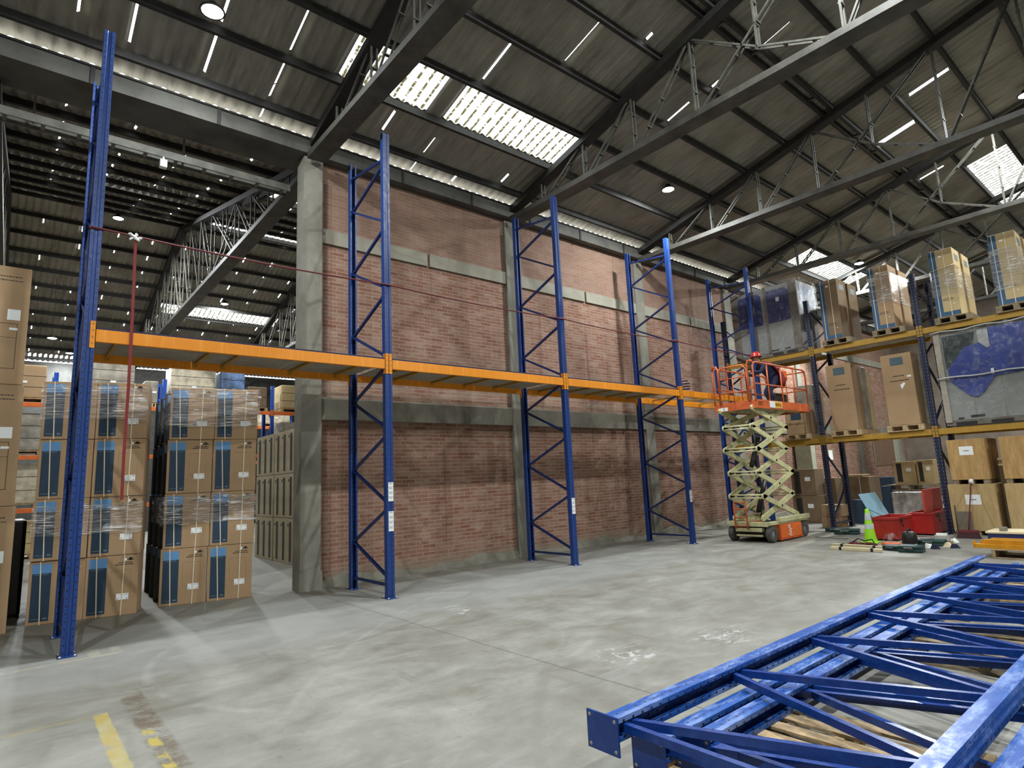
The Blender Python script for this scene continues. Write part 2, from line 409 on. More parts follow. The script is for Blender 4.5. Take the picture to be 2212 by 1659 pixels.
def mat_skylight():
    t = NT('translucent ribbed rooflight'); v = t.co(); x, y, z = t.sep(v)
    s = t.math('FRACT', t.math('DIVIDE', x, 0.177))
    nz = t.noise(v, 14, 4, 0.7)
    rib = t.band(t.math('ADD', s, t.math('MULTIPLY', t.math('SUBTRACT', nz, 0.5), 0.25)), 0.33, 0.60, 0.05)
    dirt = t.math('MULTIPLY', rib, t.ramp(t.noise(t.mapping(v, (2, 5, 1)), 3, 4), [(0.3, 0.55), (0.5, 1.0)]))
    blot = t.smooth(t.noise(v, 1.6, 6, 0.75), 0.60, 0.70)
    col = t.mix(t.math('MAXIMUM', dirt, t.math('MULTIPLY', blot, 0.5)), (0.40, 0.41, 0.39), (0.022, 0.018, 0.008))
    tl = t.n('ShaderNodeBsdfTranslucent'); t.l(col, tl.inputs[0])
    tr = t.n('ShaderNodeBsdfTransparent'); t.l(col, tr.inputs[0])
    m = t.n('ShaderNodeMixShader'); m.inputs[0].default_value = 0.35; t.l(tl.outputs[0], m.inputs[1]); t.l(tr.outputs[0], m.inputs[2])
    t.l(m.outputs[0], t.out.inputs[0]); return t.m
M['skylight'] = mat_skylight()

def mat_floor():
    t = NT('worn warehouse concrete'); v = t.co(); x, y, z = t.sep(v)
    big = t.noise(v, 0.45, 6, 0.6); mid = t.noise(t.mapping(v, (1, 1.4, 1), (0, 0, 0.5)), 1.7, 7, 0.7, 0.3); fine = t.noise(v, 13, 6, 0.7)
    c = t.ramp(mid, [(0.28, (0.17, 0.164, 0.134)), (0.5, (0.245, 0.24, 0.208)), (0.72, (0.325, 0.322, 0.29))])
    c = t.mix(t.math('MULTIPLY', t.smooth(big, 0.45, 0.65), 0.4), c, (0.16, 0.150, 0.125))
    c = t.mix(t.math('MULTIPLY', t.smooth(fine, 0.55, 0.75), 0.35), c, (0.12, 0.115, 0.095))
    # streaky scuffs
    st = t.noise(t.mapping(v, (0.5, 5.0, 1), (0, 0, 0.35)), 1.6, 6, 0.65)
    c = t.mix(t.math('MULTIPLY', t.smooth(st, 0.56, 0.7), 0.4), c, (0.34, 0.35, 0.335))
    st2 = t.noise(t.mapping(v, (4.0, 0.5, 1), (0, 0, 0.3)), 1.5, 6, 0.65)
    c = t.mix(t.math('MULTIPLY', t.smooth(st2, 0.60, 0.7), 0.35), c, (0.12, 0.113, 0.092))
    # chalk dust splashes
    def rectm(x0, x1, y0, y1, e): return t.math('MULTIPLY', t.band(x, x0, x1, e), t.band(y, y0, y1, e))
    sp = t.smooth(t.noise(t.mapping(v, (2.2, 5, 1), (0, 0, 0.6)), 2.6, 7, 0.75, 0.8), 0.52, 0.62)
    zones = t.math('MAXIMUM', rectm(4.55, 5.1, -4.6, -4.2, 0.22), rectm(3.5, 4.0, -4.3, -3.9, 0.2))
    zones = t.math('MAXIMUM', zones, rectm(3.75, 3.95, -1.7, -1.1, 0.1))
    c = t.mix(t.math('MULTIPLY', t.math('MULTIPLY', zones, sp), 0.85), c, (0.62, 0.62, 0.60))
    # pale arcs left by fork truck tyres
    def arc(cx, cy, rr, wd, k, cl):
        d = t.math('SQRT', t.math('ADD', t.math('POWER', t.math('SUBTRACT', x, cx), 2.0), t.math('POWER', t.math('SUBTRACT', y, cy), 2.0)))
        m = t.band(d, rr-wd/2, rr+wd/2, 0.03)
        m = t.math('MULTIPLY', m, t.smooth(big, 0.42, 0.56))
        return t.math('MULTIPLY', m, t.math('MULTIPLY', t.smooth(mid, 0.38, 0.58), k)), cl
    dust = t.math('MULTIPLY', t.band(t.math('ADD', y, t.math('MULTIPLY', t.math('SUBTRACT', t.noise(v, 0.9, 4), 0.5), 0.9)), -1.3, 1.1, 0.35), t.math('SUBTRACT', 1.0, t.smooth(x, 8.0, 11.0)))
    c = t.mix(t.math('MULTIPLY', dust, 0.38), c, (0.33, 0.345, 0.34))
    spk = t.smooth(t.noise(v, 30, 3, 0.6), 0.66, 0.72)
    c = t.mix(t.math('MULTIPLY', spk, 0.35), c, (0.12, 0.11, 0.09))
    for a in (arc(2.7, -1.7, 2.19, 0.07, 0.45, (0.37, 0.37, 0.34)), arc(2.9, -2.45, 1.2, 0.03, 0.35, (0.36, 0.36, 0.33)), arc(9.6, -9.2, 10.4, 0.06, 0.4, (0.35, 0.345, 0.31)), arc(0.9, -4.2, 2.0, 0.05, 0.3, (0.13, 0.115, 0.09)),
              arc(1.2, 3.2, 5.1, 0.07, 0.4, (0.14, 0.12, 0.095)), arc(6, 4.0, 6.6, 0.12, 0.2, (0.34, 0.34, 0.33)), arc(7.5, -9.5, 7.2, 0.08, 0.3, (0.15, 0.145, 0.12))):
        c = t.mix(a[0], c, a[1])
    # older, dirtier floor beyond the wall line, with shade painted into the darkening
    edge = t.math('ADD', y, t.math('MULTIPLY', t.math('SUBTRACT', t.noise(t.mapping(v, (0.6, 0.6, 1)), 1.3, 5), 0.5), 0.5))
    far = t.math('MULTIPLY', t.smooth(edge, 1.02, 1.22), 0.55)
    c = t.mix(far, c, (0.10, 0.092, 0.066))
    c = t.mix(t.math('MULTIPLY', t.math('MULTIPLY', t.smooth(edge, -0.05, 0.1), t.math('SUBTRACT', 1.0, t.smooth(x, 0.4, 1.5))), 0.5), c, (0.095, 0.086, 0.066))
    # faded cream lines beside the first upright
    wear = t.smooth(t.noise(v, 4, 6, 0.7), 0.38, 0.55)
    for (x0, x1, y0, y1, cc, k) in ((-1.5, 0.45, -0.27, -0.19, (0.42, 0.39, 0.29), 0.7), (-1.5, 0.35, -0.46, -0.42, (0.42, 0.39, 0.29), 0.5), (0.22, 0.32, -0.22, 0.12, (0.38, 0.36, 0.28), 0.7), (0.42, 0.5, -0.25, 0.1, (0.38, 0.36, 0.28), 0.6), (3.2, 4.3, -0.2, -0.14, (0.38, 0.37, 0.28), 0.35), (-1.5, 0.06, -2.24, -2.18, (0.36, 0.30, 0.17), 0.5)):
        c = t.mix(t.math('MULTIPLY', t.math('MULTIPLY', rectm(x0, x1, y0, y1, 0.012), wear), k), c, cc)
    wob = t.math('ADD', x, t.math('MULTIPLY', t.math('SUBTRACT', t.noise(v, 7, 4), 0.5), 0.035))
    y1 = t.math('MULTIPLY', t.band(wob, 0.068, 0.158, 0.006), t.band(y, -6.5, -2.2, 0.01))
    c = t.mix(t.math('MULTIPLY', y1, t.ramp(t.noise(v, 5.5, 7, 0.75), [(0.36, 0.15), (0.46, 0.92)])), c, t.ramp(t.noise(v, 2.6, 5), [(0.42, (0.40, 0.31, 0.09)), (0.58, (0.42, 0.38, 0.22))]))
    xs = t.math('ADD', wob, t.math('MULTIPLY', t.math('ADD', y, 3.0), 0.0))
    brown = t.math('MULTIPLY', t.band(xs, 0.27, 0.42, 0.02), t.band(y, -6.5, -1.9, 0.1))
    c = t.mix(t.math('MULTIPLY', t.math('MULTIPLY', brown, t.smooth(t.noise(v, 4.5, 7, 0.75), 0.40, 0.58)), 0.75), c, (0.11, 0.078, 0.045))
    y2 = t.math('MULTIPLY', t.band(wob, 0.285, 0.345, 0.01), t.band(y, -6.5, -2.75, 0.05))
    c = t.mix(t.math('MULTIPLY', y2, t.smooth(t.noise(v, 6, 6, 0.7), 0.45, 0.55)), c, (0.40, 0.32, 0.07))
    # expansion joints and cracks
    jx = t.math('ADD', x, t.math('MULTIPLY', t.math('SUBTRACT', t.noise(v, 2, 6, 0.7), 0.5), 0.05))
    for (a, b0, b1) in ((3.10, -9.8, 1.5), (7.78, -9.8, 1.5), (12.4, -9.8, 1.5)):
        c = t.mix(t.math('MULTIPLY', t.math('MULTIPLY', t.band(jx, a-0.006, a+0.006, 0.006), t.band(y, b0, b1, 0.02)), 0.75), c, (0.08, 0.07, 0.055))
    jy = t.math('ADD', y, t.math('MULTIPLY', t.math('SUBTRACT', t.noise(v, 1.3, 6, 0.7), 0.5), 0.35))
    c = t.mix(t.math('MULTIPLY', t.math('MULTIPLY', t.band(jy, -3.05, -3.04, 0.008), t.band(x, 3.1, 12.4, 0.02)), 0.55), c, (0.12, 0.11, 0.09))
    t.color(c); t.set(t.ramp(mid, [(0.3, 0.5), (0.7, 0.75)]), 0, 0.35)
    t.bump(fine, 0.12, 0.01); return t.m
M['floor'] = mat_floor()

def mat_emit(name, c, s):
    t = NT(name); e = t.n('ShaderNodeEmission'); e.inputs[0].default_value = c+(1,); e.inputs[1].default_value = s
    t.l(e.outputs[0], t.out.inputs[0]); return t.m
M['lamp'] = mat_emit('lamp lens', (0.93, 1.0, 1.0), 60.0)
M['kraft_stripe'] = plain('printed black stripe', (0.03, 0.028, 0.022), 0.7)
M['kraft'] = plain('buff carton side', (0.40, 0.33, 0.21), 0.8, var=0.15, scale=4)
M['dark_brick'] = plain('dim end wall render', (0.16, 0.13, 0.10), 0.9, var=0.3, scale=1)

# ================================================================== SETTING
def struct(name, mb, mats, parent=None):
    o = mb.build(name, mats, parent)
    if parent is None: o['kind'] = 'structure'
    return o
XL, XR = -7.0, 31.0
struct('floor', MB().box(XL-0.3, XR+0.3, -24.5, 24.5, -0.25, 0.0), M['floor'])
# ---- long brick wall in panels between concrete columns
WF = 1.76
cols_x = [3.17, 7.62, 12.05, 16.45, 20.85, 25.6, 30.2]
struct('wall_brick', MB().box(3.34, XR, WF, WF+0.20, 0, 7.195), M['brick'])
cm = MB()
for i, cx in enumerate(cols_x):
    y0 = 1.64 if i == 0 else 1.70
    hw = 0.17
    if i == 0:
        prof = [(cx-hw, y0), (cx+hw-0.02, y0), (cx+hw, y0+0.02), (cx+hw, WF+0.19), (cx-hw, WF+0.19)]
    else:
        prof = [(cx-hw, y0), (cx+hw, y0), (cx+hw, WF-0.001), (cx-hw, WF-0.001)]
    cm = MB(); cm.prism(prof, (0, 0, 0), (1, 0, 0), (0, 1, 0), (0, 0, 7.18))
    if i == 0:   # rough foot of the end column
        cm.prism([(cx-hw-0.012, y0-0.012), (cx+hw+0.012, y0-0.012), (cx+hw+0.012, WF-0.005), (cx-hw-0.012, WF+0.15)], (0, 0, 0), (1, 0, 0), (0, 1, 0), (0, 0, 0.28))
    o = struct('trim_%d' % (i+1), cm, M['concrete'])
ns = len(cols_x)
for k, (z0, z1, y0, mt) in enumerate(((5.72, 5.98, WF-0.045, 'concrete_pale'), (2.66, 3.03, WF-0.055, 'concrete_dark'))):
    bm = MB()
    for i in range(len(cols_x)-1):
        a, b = cols_x[i]+0.175, cols_x[i+1]-0.175; m = (a+b)/2+0.1
        if k == 0:
            bm.box(a, m-0.03, y0, WF-0.002, z0, z1); bm.box(m+0.03, b, y0, WF-0.002, z0, z1)
        else: bm.box(a, b, y0, WF-0.002, z0, z1)
    struct('trim_%d' % (ns+1+k), bm, M[mt])
# low uneven mortar kerb along the wall foot
bm = MB(); prev = 3.4
random.seed(3)
for i in range(len(cols_x)-1):
    a, b = cols_x[i]+0.18, cols_x[i+1]-0.18; n = 9
    for j in range(n):
        xa = a+(b-a)*j/n; xb = a+(b-a)*(j+1)/n
        h0 = 0.10+0.05*math.sin(xa*2.1)+0.03*math.sin(xa*7); h1 = 0.10+0.05*math.sin(xb*2.1)+0.03*math.sin(xb*7)
        bm.hexa([(xa, WF-0.09, 0), (xb, WF-0.09, 0), (xb, WF-0.003, 0), (xa, WF-0.003, 0), (xa, WF-0.04, h0), (xb, WF-0.04, h1), (xb, WF-0.003, h1+0.02), (xa, WF-0.003, h0+0.02)])
struct('baseboard_brick', bm, M['concrete_dark'])
# ---- outer walls of the building
struct('wall_far_end', MB().box(XR, XR+0.2, -24.5, 24.5, 0, 11.5), M['dark_brick'])
struct('wall_left_end', MB().box(XL-0.2, XL, -24.5, 24.5, 0, 11.5), M['dark_brick'])
struct('wall_next_bay', MB().box(XL, XR, 24.0, 24.2, 0, 7.40), M['darkmetal'])
struct('wall_behind_camera', MB().box(XL, XR, -20.2, -20.0, 0, 7.5), M['olive'])
# door leaf at the far end and a grey one on the brick wall
dm = MB().box(XR-0.12, XR-0.003, -7.6, -3.2, 0.0, 3.6)
for z in range(12): dm.box(XR-0.14, XR-0.12, -7.6, -3.2, z*0.3+0.02, z*0.3+0.05)
struct('door_1', dm, M['door_grey'])

# ---- corrugated roof, two slopes per bay
PITCHW = 0.177
def zr(y):      # our bay: rises from the valley towards the camera side, ridge at y=-9
    return 7.56+0.25*(1.78-y) if y > -9.2 else 7.56+0.25*(1.78+9.2)-0.25*(-9.2-y)
def zl(y):      # next bay: ridge at y=13
    return 7.52+0.25*(y-2.06) if y < 13 else 7.52+0.25*(13-2.06)-0.25*(y-13)
def corr(zf, rows, holes, lap=0.0):
    """corrugated sheeting over rows [(y0,y1)..]; holes: list of (x0,x1,y0,y1)"""
    mb = MB(); seg = PITCHW/6; N = int((XR-XL)/seg); vid = {}
    xs = [XL+i*seg for i in range(N+1)]
    hb = {}
    for (x0, x1, y0, y1) in holes:
        i0 = max(0, int(round((x0-XL)/seg))); i1 = min(N, max(i0+1, int(round((x1-XL)/seg))))
        for i in range(i0, i1): hb.setdefault(i, []).append((min(y0, y1), max(y0, y1)))
    def vert(i, y, k):
        key = (i, round(y, 4), k)
        if key not in vid:
            z = zf(y)+0.024*math.cos(2*PI*xs[i]/PITCHW)+(lap if k else 0.0)
            vid[key] = len(mb.v); mb.v.append((xs[i], y, z))
        return vid[key]
    for (ya, yb) in rows:
        for i in range(N):
            iv = [(ya, yb)]
            for (h0, h1) in hb.get(i, []):
                nv = []
                for (a, b) in iv:
                    if h1 <= a or h0 >= b: nv.append((a, b)); continue
                    if a < h0: nv.append((a, h0))
                    if h1 < b: nv.append((h1, b))
                iv = nv
            for (a, b) in iv:
                if b-a < 1e-3: continue
                hi = 1 if zf(b) < zf(a) else 0
                # the upper end of every sheet tucks a little below the sheet above
                mb.f.append((vert(i, a, 1-hi if a == ya else 0), vert(i+1, a, 1-hi if a == ya else 0), vert(i+1, b, hi if b == yb else 0), vert(i, b, hi if b == yb else 0)))
                mb.m.append(0); mb.sm.append(True)
    return mb
PUR = [1.25, 0.33, -0.60, -1.55, -2.50, -3.45, -4.40, -5.35, -6.30, -7.25, -8.20, -9.10]
PURB = [-10.1, -11.9, -13.7, -15.5, -17.3, -19.2]
yb = [1.70, 0.33, -1.55, -3.45, -5.35, -7.25, -9.2]
slits = [(0.34, 0.42, 1.13), (-0.24, 0.72, 0.93), (1.28, -0.13, 0.23), (1.28, 0.43, 1.13), (2.23, -0.53, 0.23), (2.23, 0.41, 0.88), (2.24, 0.91, 1.14), (2.23, 1.36, 1.60), (3.18, 0.55, 0.78),
         (4.19, -1.76, -1.61), (5.13, -1.48, -0.67), (6.12, -2.41, -1.62), (4.13, 0.53, 0.98), (5.07, 0.76, 1.14), (5.07, 1.34, 1.65), (6.0, 1.37, 1.61), (6.96, 0.92, 1.16), (3.16, 1.34, 1.52), (9.13, -4.04, -3.56),
         (9.03, -2.09, -1.59), (9.07, -2.72, -2.56), (7.11, -2.69, -2.57), (17.39, -4.11, -3.57)]
SKYL = [(3.02, 7.97, -0.56, 0.30), (17.8, 22.2, -0.56, 0.30), (18.2, 22.6, -5.32, -4.43), (-4.6, -2.0, -5.32, -4.43), (8.6, 11.2, -12.5, -11.9)]
hs = [(a, a+0.025, b, c) for a, b, c in slits]+[(14.50, 14.59, -4.3, -3.54), (13.42, 13.49, -5.25, -4.54)]
hs += [(a, b, c, d) for a, b, c, d in SKYL]
struct('ceiling_main', corr(zr, [(yb[i+1], yb[i]) for i in range(len(yb)-1)]+[(-11.9, -9.2), (-14.6, -11.9), (-17.3, -14.6), (-20.3, -17.3)], hs), M['roof'])
PURL = [2.72+1.13*k for k in range(10)]
PURF = [13.9+0.98*k for k in range(11)]
hl = []
for i, py in enumerate(PURL):
    for j in range(-5, 30):
        random.seed(i*91+j)
        if random.random() < 0.88: hl.append((-0.21+0.965*j, -0.21+0.965*j+0.03, py-0.34, py-0.34+random.choice((0.12, 0.16, 0.2))))
for i, py in enumerate(PURF):
    for j in range(-5, 30):
        random.seed(i*77+j+5000)
        if random.random() < 0.8: hl.append((-0.25+0.965*j, -0.25+0.965*j+0.02, py+0.12, py+0.12+random.choice((0.25, 0.32, 0.42))))
for j in range(-6, 60):     # pinholes of light along the ridge and the far eave
    hl.append((XL+0.3+0.354*j+0.0, XL+0.3+0.354*j+0.06, 13.02, 13.14))
for k in range(int((XR-XL)/PITCHW)): hl.append((XL+k*PITCHW+0.04, XL+k*PITCHW+0.125, 23.50, 23.78))
SKYB = [(3.75, 8.1, 18.05, 18.8), (3.9, 8.0, 5.75, 6.55), (3.9, 8.3, 10.9, 12.0), (-4.9, -2.4, 18.05, 18.8), (12.6, 17, 5.75, 6.55)]
hl += SKYB
ylb = [2.10, 4.98, 7.24, 9.5, 11.76, 13.0, 15.86, 17.82, 19.78, 21.74, 24.15]
struct('ceiling_next_bay', corr(zl, [(ylb[i], ylb[i+1]) for i in range(len(ylb)-1)], hl), M['roof'])
wi = 1
def skylight(zf, x0, x1, y0, y1, full=True):
    global wi
    mb = MB(); seg = PITCHW/6; n = int(round((x1-x0)/seg)); x0 = XL+round((x0-XL)/seg)*seg
    ya, yb_ = y0-0.02, y1+0.02; b = len(mb.v)
    for i in range(n+1):
        x = x0+i*seg; c = 0.024*math.cos(2*PI*x/PITCHW)
        mb.v.append((x, ya, zf(ya)+c+0.004)); mb.v.append((x, yb_, zf(yb_)+c+0.004))
    for i in range(n):
        mb.f.append((2*i, 2*i+2, 2*i+3, 2*i+1)); mb.m.append(1 if (x0 == x0 and full and 4.62 < x0+i*seg < 4.95) else 0); mb.sm.append(True)
    o = struct('window_%d' % wi, mb, [M['skylight'], M['roof']]); wi += 1
for i, (a, b, c, d) in enumerate(SKYL): skylight(zr, a, b, c, d, i == 0)
for (a, b, c, d) in SKYB: skylight(zl, a, b, c, d, False)

# ---- purlins (C sections)
cprof = sheet_profile([(0.03, 0.0), (-0.03, 0.0), (-0.03, 0.11), (0.03, 0.11)], 0.006)
ORD = ['first', 'second', 'third', 'fourth', 'fifth', 'sixth', 'seventh', 'eighth', 'ninth', 'tenth', 'eleventh', 'twelfth', 'thirteenth']
def purlin(y, zf, label, group, dbl=False):
    t = thing('roof_purlin', label, 'roof purlin', (0, y, zf(y)-0.035-0.11), 0, group)
    for dy in ((-0.09, 0.09) if dbl else (0,)):
        mb = MB(); mb.prism(cprof, (XL+0.02, dy, (zf(y+dy)-zf(y))), (0, 1, 0), (0, 0, 1), (XR-XL-0.04, 0, 0))
        mb.build('channel', M['purlin'], t)
    if dbl:
        k = XL+0.6
        while k < XR: MB().box(k, k+0.05, -0.06, 0.06, 0.0, 0.05).build('spacer', M['truss'], t); k += 1.1
    return t
for i, y in enumerate(PUR):
    purlin(y, zr, 'dark steel purlin of the main roof, %s from the brick wall' % ORD[i]+(', doubled with spacers' if i == 5 else ''), 'purlins of the main roof', i == 5)
for i, y in enumerate(PURB[:0]): pass
for i, y in enumerate(PURL):
    purlin(y, zl, 'dark purlin on the rising slope of the next bay roof, %s from the tray' % ORD[i], 'purlins of the next bay, near slope')
for i, y in enumerate(PURF):
    purlin(y, zl, 'dark steel purlin on the falling slope of the next bay roof, %s beyond the ridge' % ORD[i], 'purlins of the next bay, far slope')

# ---- trusses
def truss(x, side, label, group):
    """side -1: over our bay (valley at y=1.55, towards -y); +1: next bay"""
    zf = zr if side < 0 else zl
    ys = 1.55 if side < 0 else 2.15
    L = 21.0; t = thing('roof_truss', label, 'roof truss', (x, ys, 7.1), 0, group)
    Y = lambda d: side*d
    top = lambda d: zf(ys+side*d)-7.1-0.035-0.11-0.07
    ridge = 10.7 if side < 0 else 10.85
    mb = MB(); mb.prism(sheet_profile([(-0.15, 0.10), (-0.15, 0.0), (0.15, 0.0), (0.15, 0.10)], 0.012), (0, 0, 0), (1, 0, 0), (0, 0, 1), (0, Y(L), 0))
    mb.build('bottom_chord', M['truss'], t)
    mb = MB()
    for a, b in ((0.0, ridge), (ridge, L)):
        mb.bar((0, Y(a), max(0.16, top(a))), (0, Y(b), max(0.16, top(b))), 0.22, 0.13)
    mb.build('top_chord', M['purlin'], t)
    N = [0.95, 2.15, 3.35, 4.6, 6.85, 8.1, 9.4, 10.7]
    N = N+[21.4-n for n in N[:-1]][::-1]
    def member(p, q, nm, heavy=True):
        mb = MB(); w = 0.028
        p = Vector(p); q = Vector(q)
        for dx in (-0.045, 0.045): mb.bar(p+Vector((dx, 0, 0)), q+Vector((dx, 0, 0)), w, w, (1, 0, 0))
        n = max(1, int((q-p).length/0.55))
        for i in range(1, n+1):
            m = p.lerp(q, i/(n+1)); mb.bar(m-Vector((0.06, 0, 0)), m+Vector((0.06, 0, 0)), 0.05, 0.02)
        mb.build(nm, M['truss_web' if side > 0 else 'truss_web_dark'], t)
    for d in N:
        member((0, Y(d), 0.03), (0, Y(d), max(0.2, top(d))), 'web_post')
    for i, d in enumerate(N[:-1]):
        e = N[i+1]
        if d < ridge-0.1: member((0, Y(d), 0.03), (0, Y(e), top(e)) if e <= ridge else (0, Y(e), top(e)), 'web_diagonal')
        else: member((0, Y(d), top(d)), (0, Y(e), 0.03), 'web_diagonal')
    member((0, Y(5.7), 0.62), (0, Y(5.7), top(5.7)), 'web_post')
    member((0, Y(4.6), top(4.6)), (0, Y(5.7), 0.62), 'web_diagonal'); member((0, Y(5.7), 0.62), (0, Y(6.85), 0.05), 'web_diagonal')
    return t
tl = ['over the concrete end column', 'above the second column of the brick wall', 'above the third column of the brick wall', 'fourth column, over the tall racked cartons', 'fifth one, crossing the far rooflight', 'sixth one, at the far end']
for x, l in zip(cols_x[:6], tl):
    truss(x, -1, 'grey lattice truss of the main bay, '+l, 'main bay roof trusses')
for x, l in ((-1.1, 'left of the tall blue upright'), (3.3, 'running back from the concrete end column'), (7.75, 'second one, past the far rooflight'), (12.1, 'furthest one, behind the brick wall')):
    truss(x, 1, 'grey lattice truss of the next bay, '+l, 'next bay roof trusses')

# ---- valley gutter, tray, wall-head channel
g = MB()
g.prism(sheet_profile([(1.57, 7.46), (1.57, 7.21), (2.28, 7.21), (2.28, 7.46)], 0.012), (XL+0.02, 0, 0), (0, 1, 0), (0, 0, 1), (XR-XL-0.04, 0, 0))
go = g.build('valley_gutter', M['gutter']); tag(go, 'long grey steel valley gutter along the head of the brick wall', 'gutter')
g = MB(); g.box(XL+0.05, XR-0.05, 1.59, 2.26, 7.218, 7.228); g.box(XL+0.05, XR-0.05, 2.255, 2.27, 7.228, 7.45)
g.build('gutter_lining', M['gutter_in'], go)
k = XL+0.5
while k < XR-0.3:
    MB().box(k, k+0.05, 1.545, 1.562, 7.19, 7.45).build('gutter_joint', M['purlin'], go); k += 1.62
g = MB(); g.box(XL+0.02, XR-0.02, 1.54, 1.60, 7.455, 7.485)
g.build('gutter_lip', M['purlin'], go)
t = thing('cable_tray', 'grey ladder-type cable tray running towards the concrete end column', 'cable tray', (0, 2.42, 6.80))
for dy in (-0.11, 0.11):
    MB().box(-6.9, 3.0, dy-0.012, dy+0.012, 0.0, 0.12).build('side_rail', M['truss_web'], t)
k = -6.8
while k < 2.9: MB().box(k, k+0.05, -0.11, 0.11, 0.01, 0.035).build('rung', M['truss_web'], t); k += 0.42
k = -6.3
while k < 2.9: MB().box(k, k+0.03, -0.01, 0.01, 0.035, 0.47).build('hanger', M['truss_web'], t); k += 1.9

# ---- highbay lamps (fixture and its own light)
def lamp(x, y, z, label, zf=zr, power=1.0, drop=None, group='hall highbay lamps'):
    t = thing('highbay_lamp', label, 'ceiling lamp', (x, y, z), 0, group)
    mb = MB(); mb.lathe([(0.001, 0.11), (0.06, 0.11), (0.07, 0.05), (0.15, 0.02), (0.155, 0.0), (0.13, -0.005), (0.13, 0.004)], n=24); mb.build('housing', M['darkmetal'], t)
    mb = MB(); mb.lathe([(0.001, -0.012), (0.10, -0.012), (0.13, 0.0)], n=24); mb.build('lens', M['lamp'], t)
    h = zf(y)-z-0.03
    if h > 0.12: MB().tube([(0, 0, 0.11), (0, 0, h)], 0.006, 6).build('hanger', M['darkmetal'], t)
    ld = bpy.data.lights.new('lamp_light', 'AREA'); ld.shape = 'DISK'; ld.size = 0.26; ld.energy = LAMP_W*power; ld.color = (0.94, 0.985, 1.0)
    lo = bpy.data.objects.new('lamp_light', ld); COL.objects.link(lo); lo.parent = t; lo.location = (0, 0, -0.03)
    return t
lamp(1.12, -0.1, 7.75, 'round highbay lamp nearest the tall left upright, at the top edge', power=0.45)
lamp(10.6, -0.42, 7.92, 'round highbay lamp under the main roof, above the fourth blue upright', power=0.55)
lamp(20.3, -0.9, 8.0, 'added unseen highbay lamp far down the brick wall, hidden behind the racked cartons', power=1.8)  # added out of view to brighten the far brick wall
lamp(15.8, -6.06, 9.25, 'round highbay lamp high at the right edge, beyond the truss')
lamp(6.3, -6.0, 9.25, 'round highbay lamp high over the middle of the main bay', power=1.3)
lamp(-3.2, -6.0, 9.25, 'round highbay lamp over the left end of the main bay', power=1.3)
lamp(1.1, -12.0, 9.0, 'added unseen highbay lamp on the far slope, behind the left viewpoint', power=1.2)  # added behind the camera to light the front faces
lamp(10.6, -12.0, 9.0, 'added unseen highbay lamp on the far slope, behind the right viewpoint', power=1.2)  # second lamp added behind the camera for the front faces
lamp(25.5, -4.0, 8.7, 'added unseen highbay lamp near the far end wall', power=1.8)  # unseen, added for more light on the far bricks
lamp(1.42, 11.9, 9.55, 'round highbay lamp of the next bay, left of the hanging red strap', zl, 1.5)
lamp(5.68, 17.27, 9.05, 'round highbay lamp of the next bay, above the far rooflight', zl, 1.6)
lamp(1.07, 22.4, 7.55, 'round highbay lamp of the next bay, low behind the tall blue upright', zl, 1.4)
lamp(0.3, 17.3, 7.0, 'round highbay lamp of the next bay, lowest one above the far cartons', zl, 1.4)
lamp(8.0, 7.0, 8.4, 'added unseen highbay lamp of the next bay, behind the brick wall', zl, 1.3)  # unseen lamp added behind the wall

# ================================================================== RACKING
UP = sheet_profile([(-0.030, 0.086), (-0.053, 0.086), (-0.053, 0.002), (-0.022, 0.002), (-0.015, 0.012), (0.015, 0.012), (0.022, 0.002), (0.053, 0.002), (0.053, 0.086), (0.030, 0.086)], 0.0035)
def make_frame(name, label, cat, group, H=7.0, D=1.25, mats=('blue', 'blue_brace'), nodes=None, plate=0.16, loc=(0, 0, 0), rz=0, bolts=True):
    """upright frame: two uprights, zigzag bracing, base plates; local z is its height, local y its depth"""
    t = thing(name, label, cat, loc, rz, group)
    for s in (0, 1):
        prof = [(a, b if s == 0 else D-b) for a, b in UP]
        MB().prism(prof, (0, 0, 0.010), (1, 0, 0), (0, 1, 0), (0, 0, H-0.01)).build('upright', M[mats[0]], t)
        yc = 0.045 if s == 0 else D-0.045
        p = MB().box(-plate/2, plate/2, yc-0.10, yc+0.10, 0, 0.010).build('base_plate', M[mats[0] if bolts else mats[1]], t)
        b = MB()
        for sx in (-1, 1):
            for sy in (-1, 1):
                if bolts: b.lathe([(0.001, 0.022), (0.011, 0.022), (0.011, 0.012), (0.018, 0.012), (0.018, 0.010)], (sx*(plate/2-0.018), yc+sy*0.08, 0), 10)
                else: b.lathe([(0.001, -0.0012), (0.009, -0.0012), (0.009, -0.0006)], (sx*(plate/2-0.02), yc+sy*0.08, 0), 14)
        b.build('anchor_bolt' if bolts else 'bolt_hole', M['bolt'], p)
    ya, yb_ = 0.075, D-0.075
    for k, ((s0, z0), (s1, z1)) in enumerate(nodes):
        p = (0, ya if s0 == 0 else yb_, z0); q = (0, ya if s1 == 0 else yb_, z1)
        if p[1] > q[1]: p, q = q, p
        d = Vector(q)-Vector(p); nrm = Vector((1, 0, 0)).cross(d).normalized()
        mb = MB(); mb.prism(sheet_profile([(-0.018, 0.016), (-0.018, -0.016), (0.018, -0.016), (0.018, 0.016)], 0.004), p, (1, 0, 0), tuple(nrm), tuple(d))
        mb.build('brace', M[mats[1]], t)
    return t
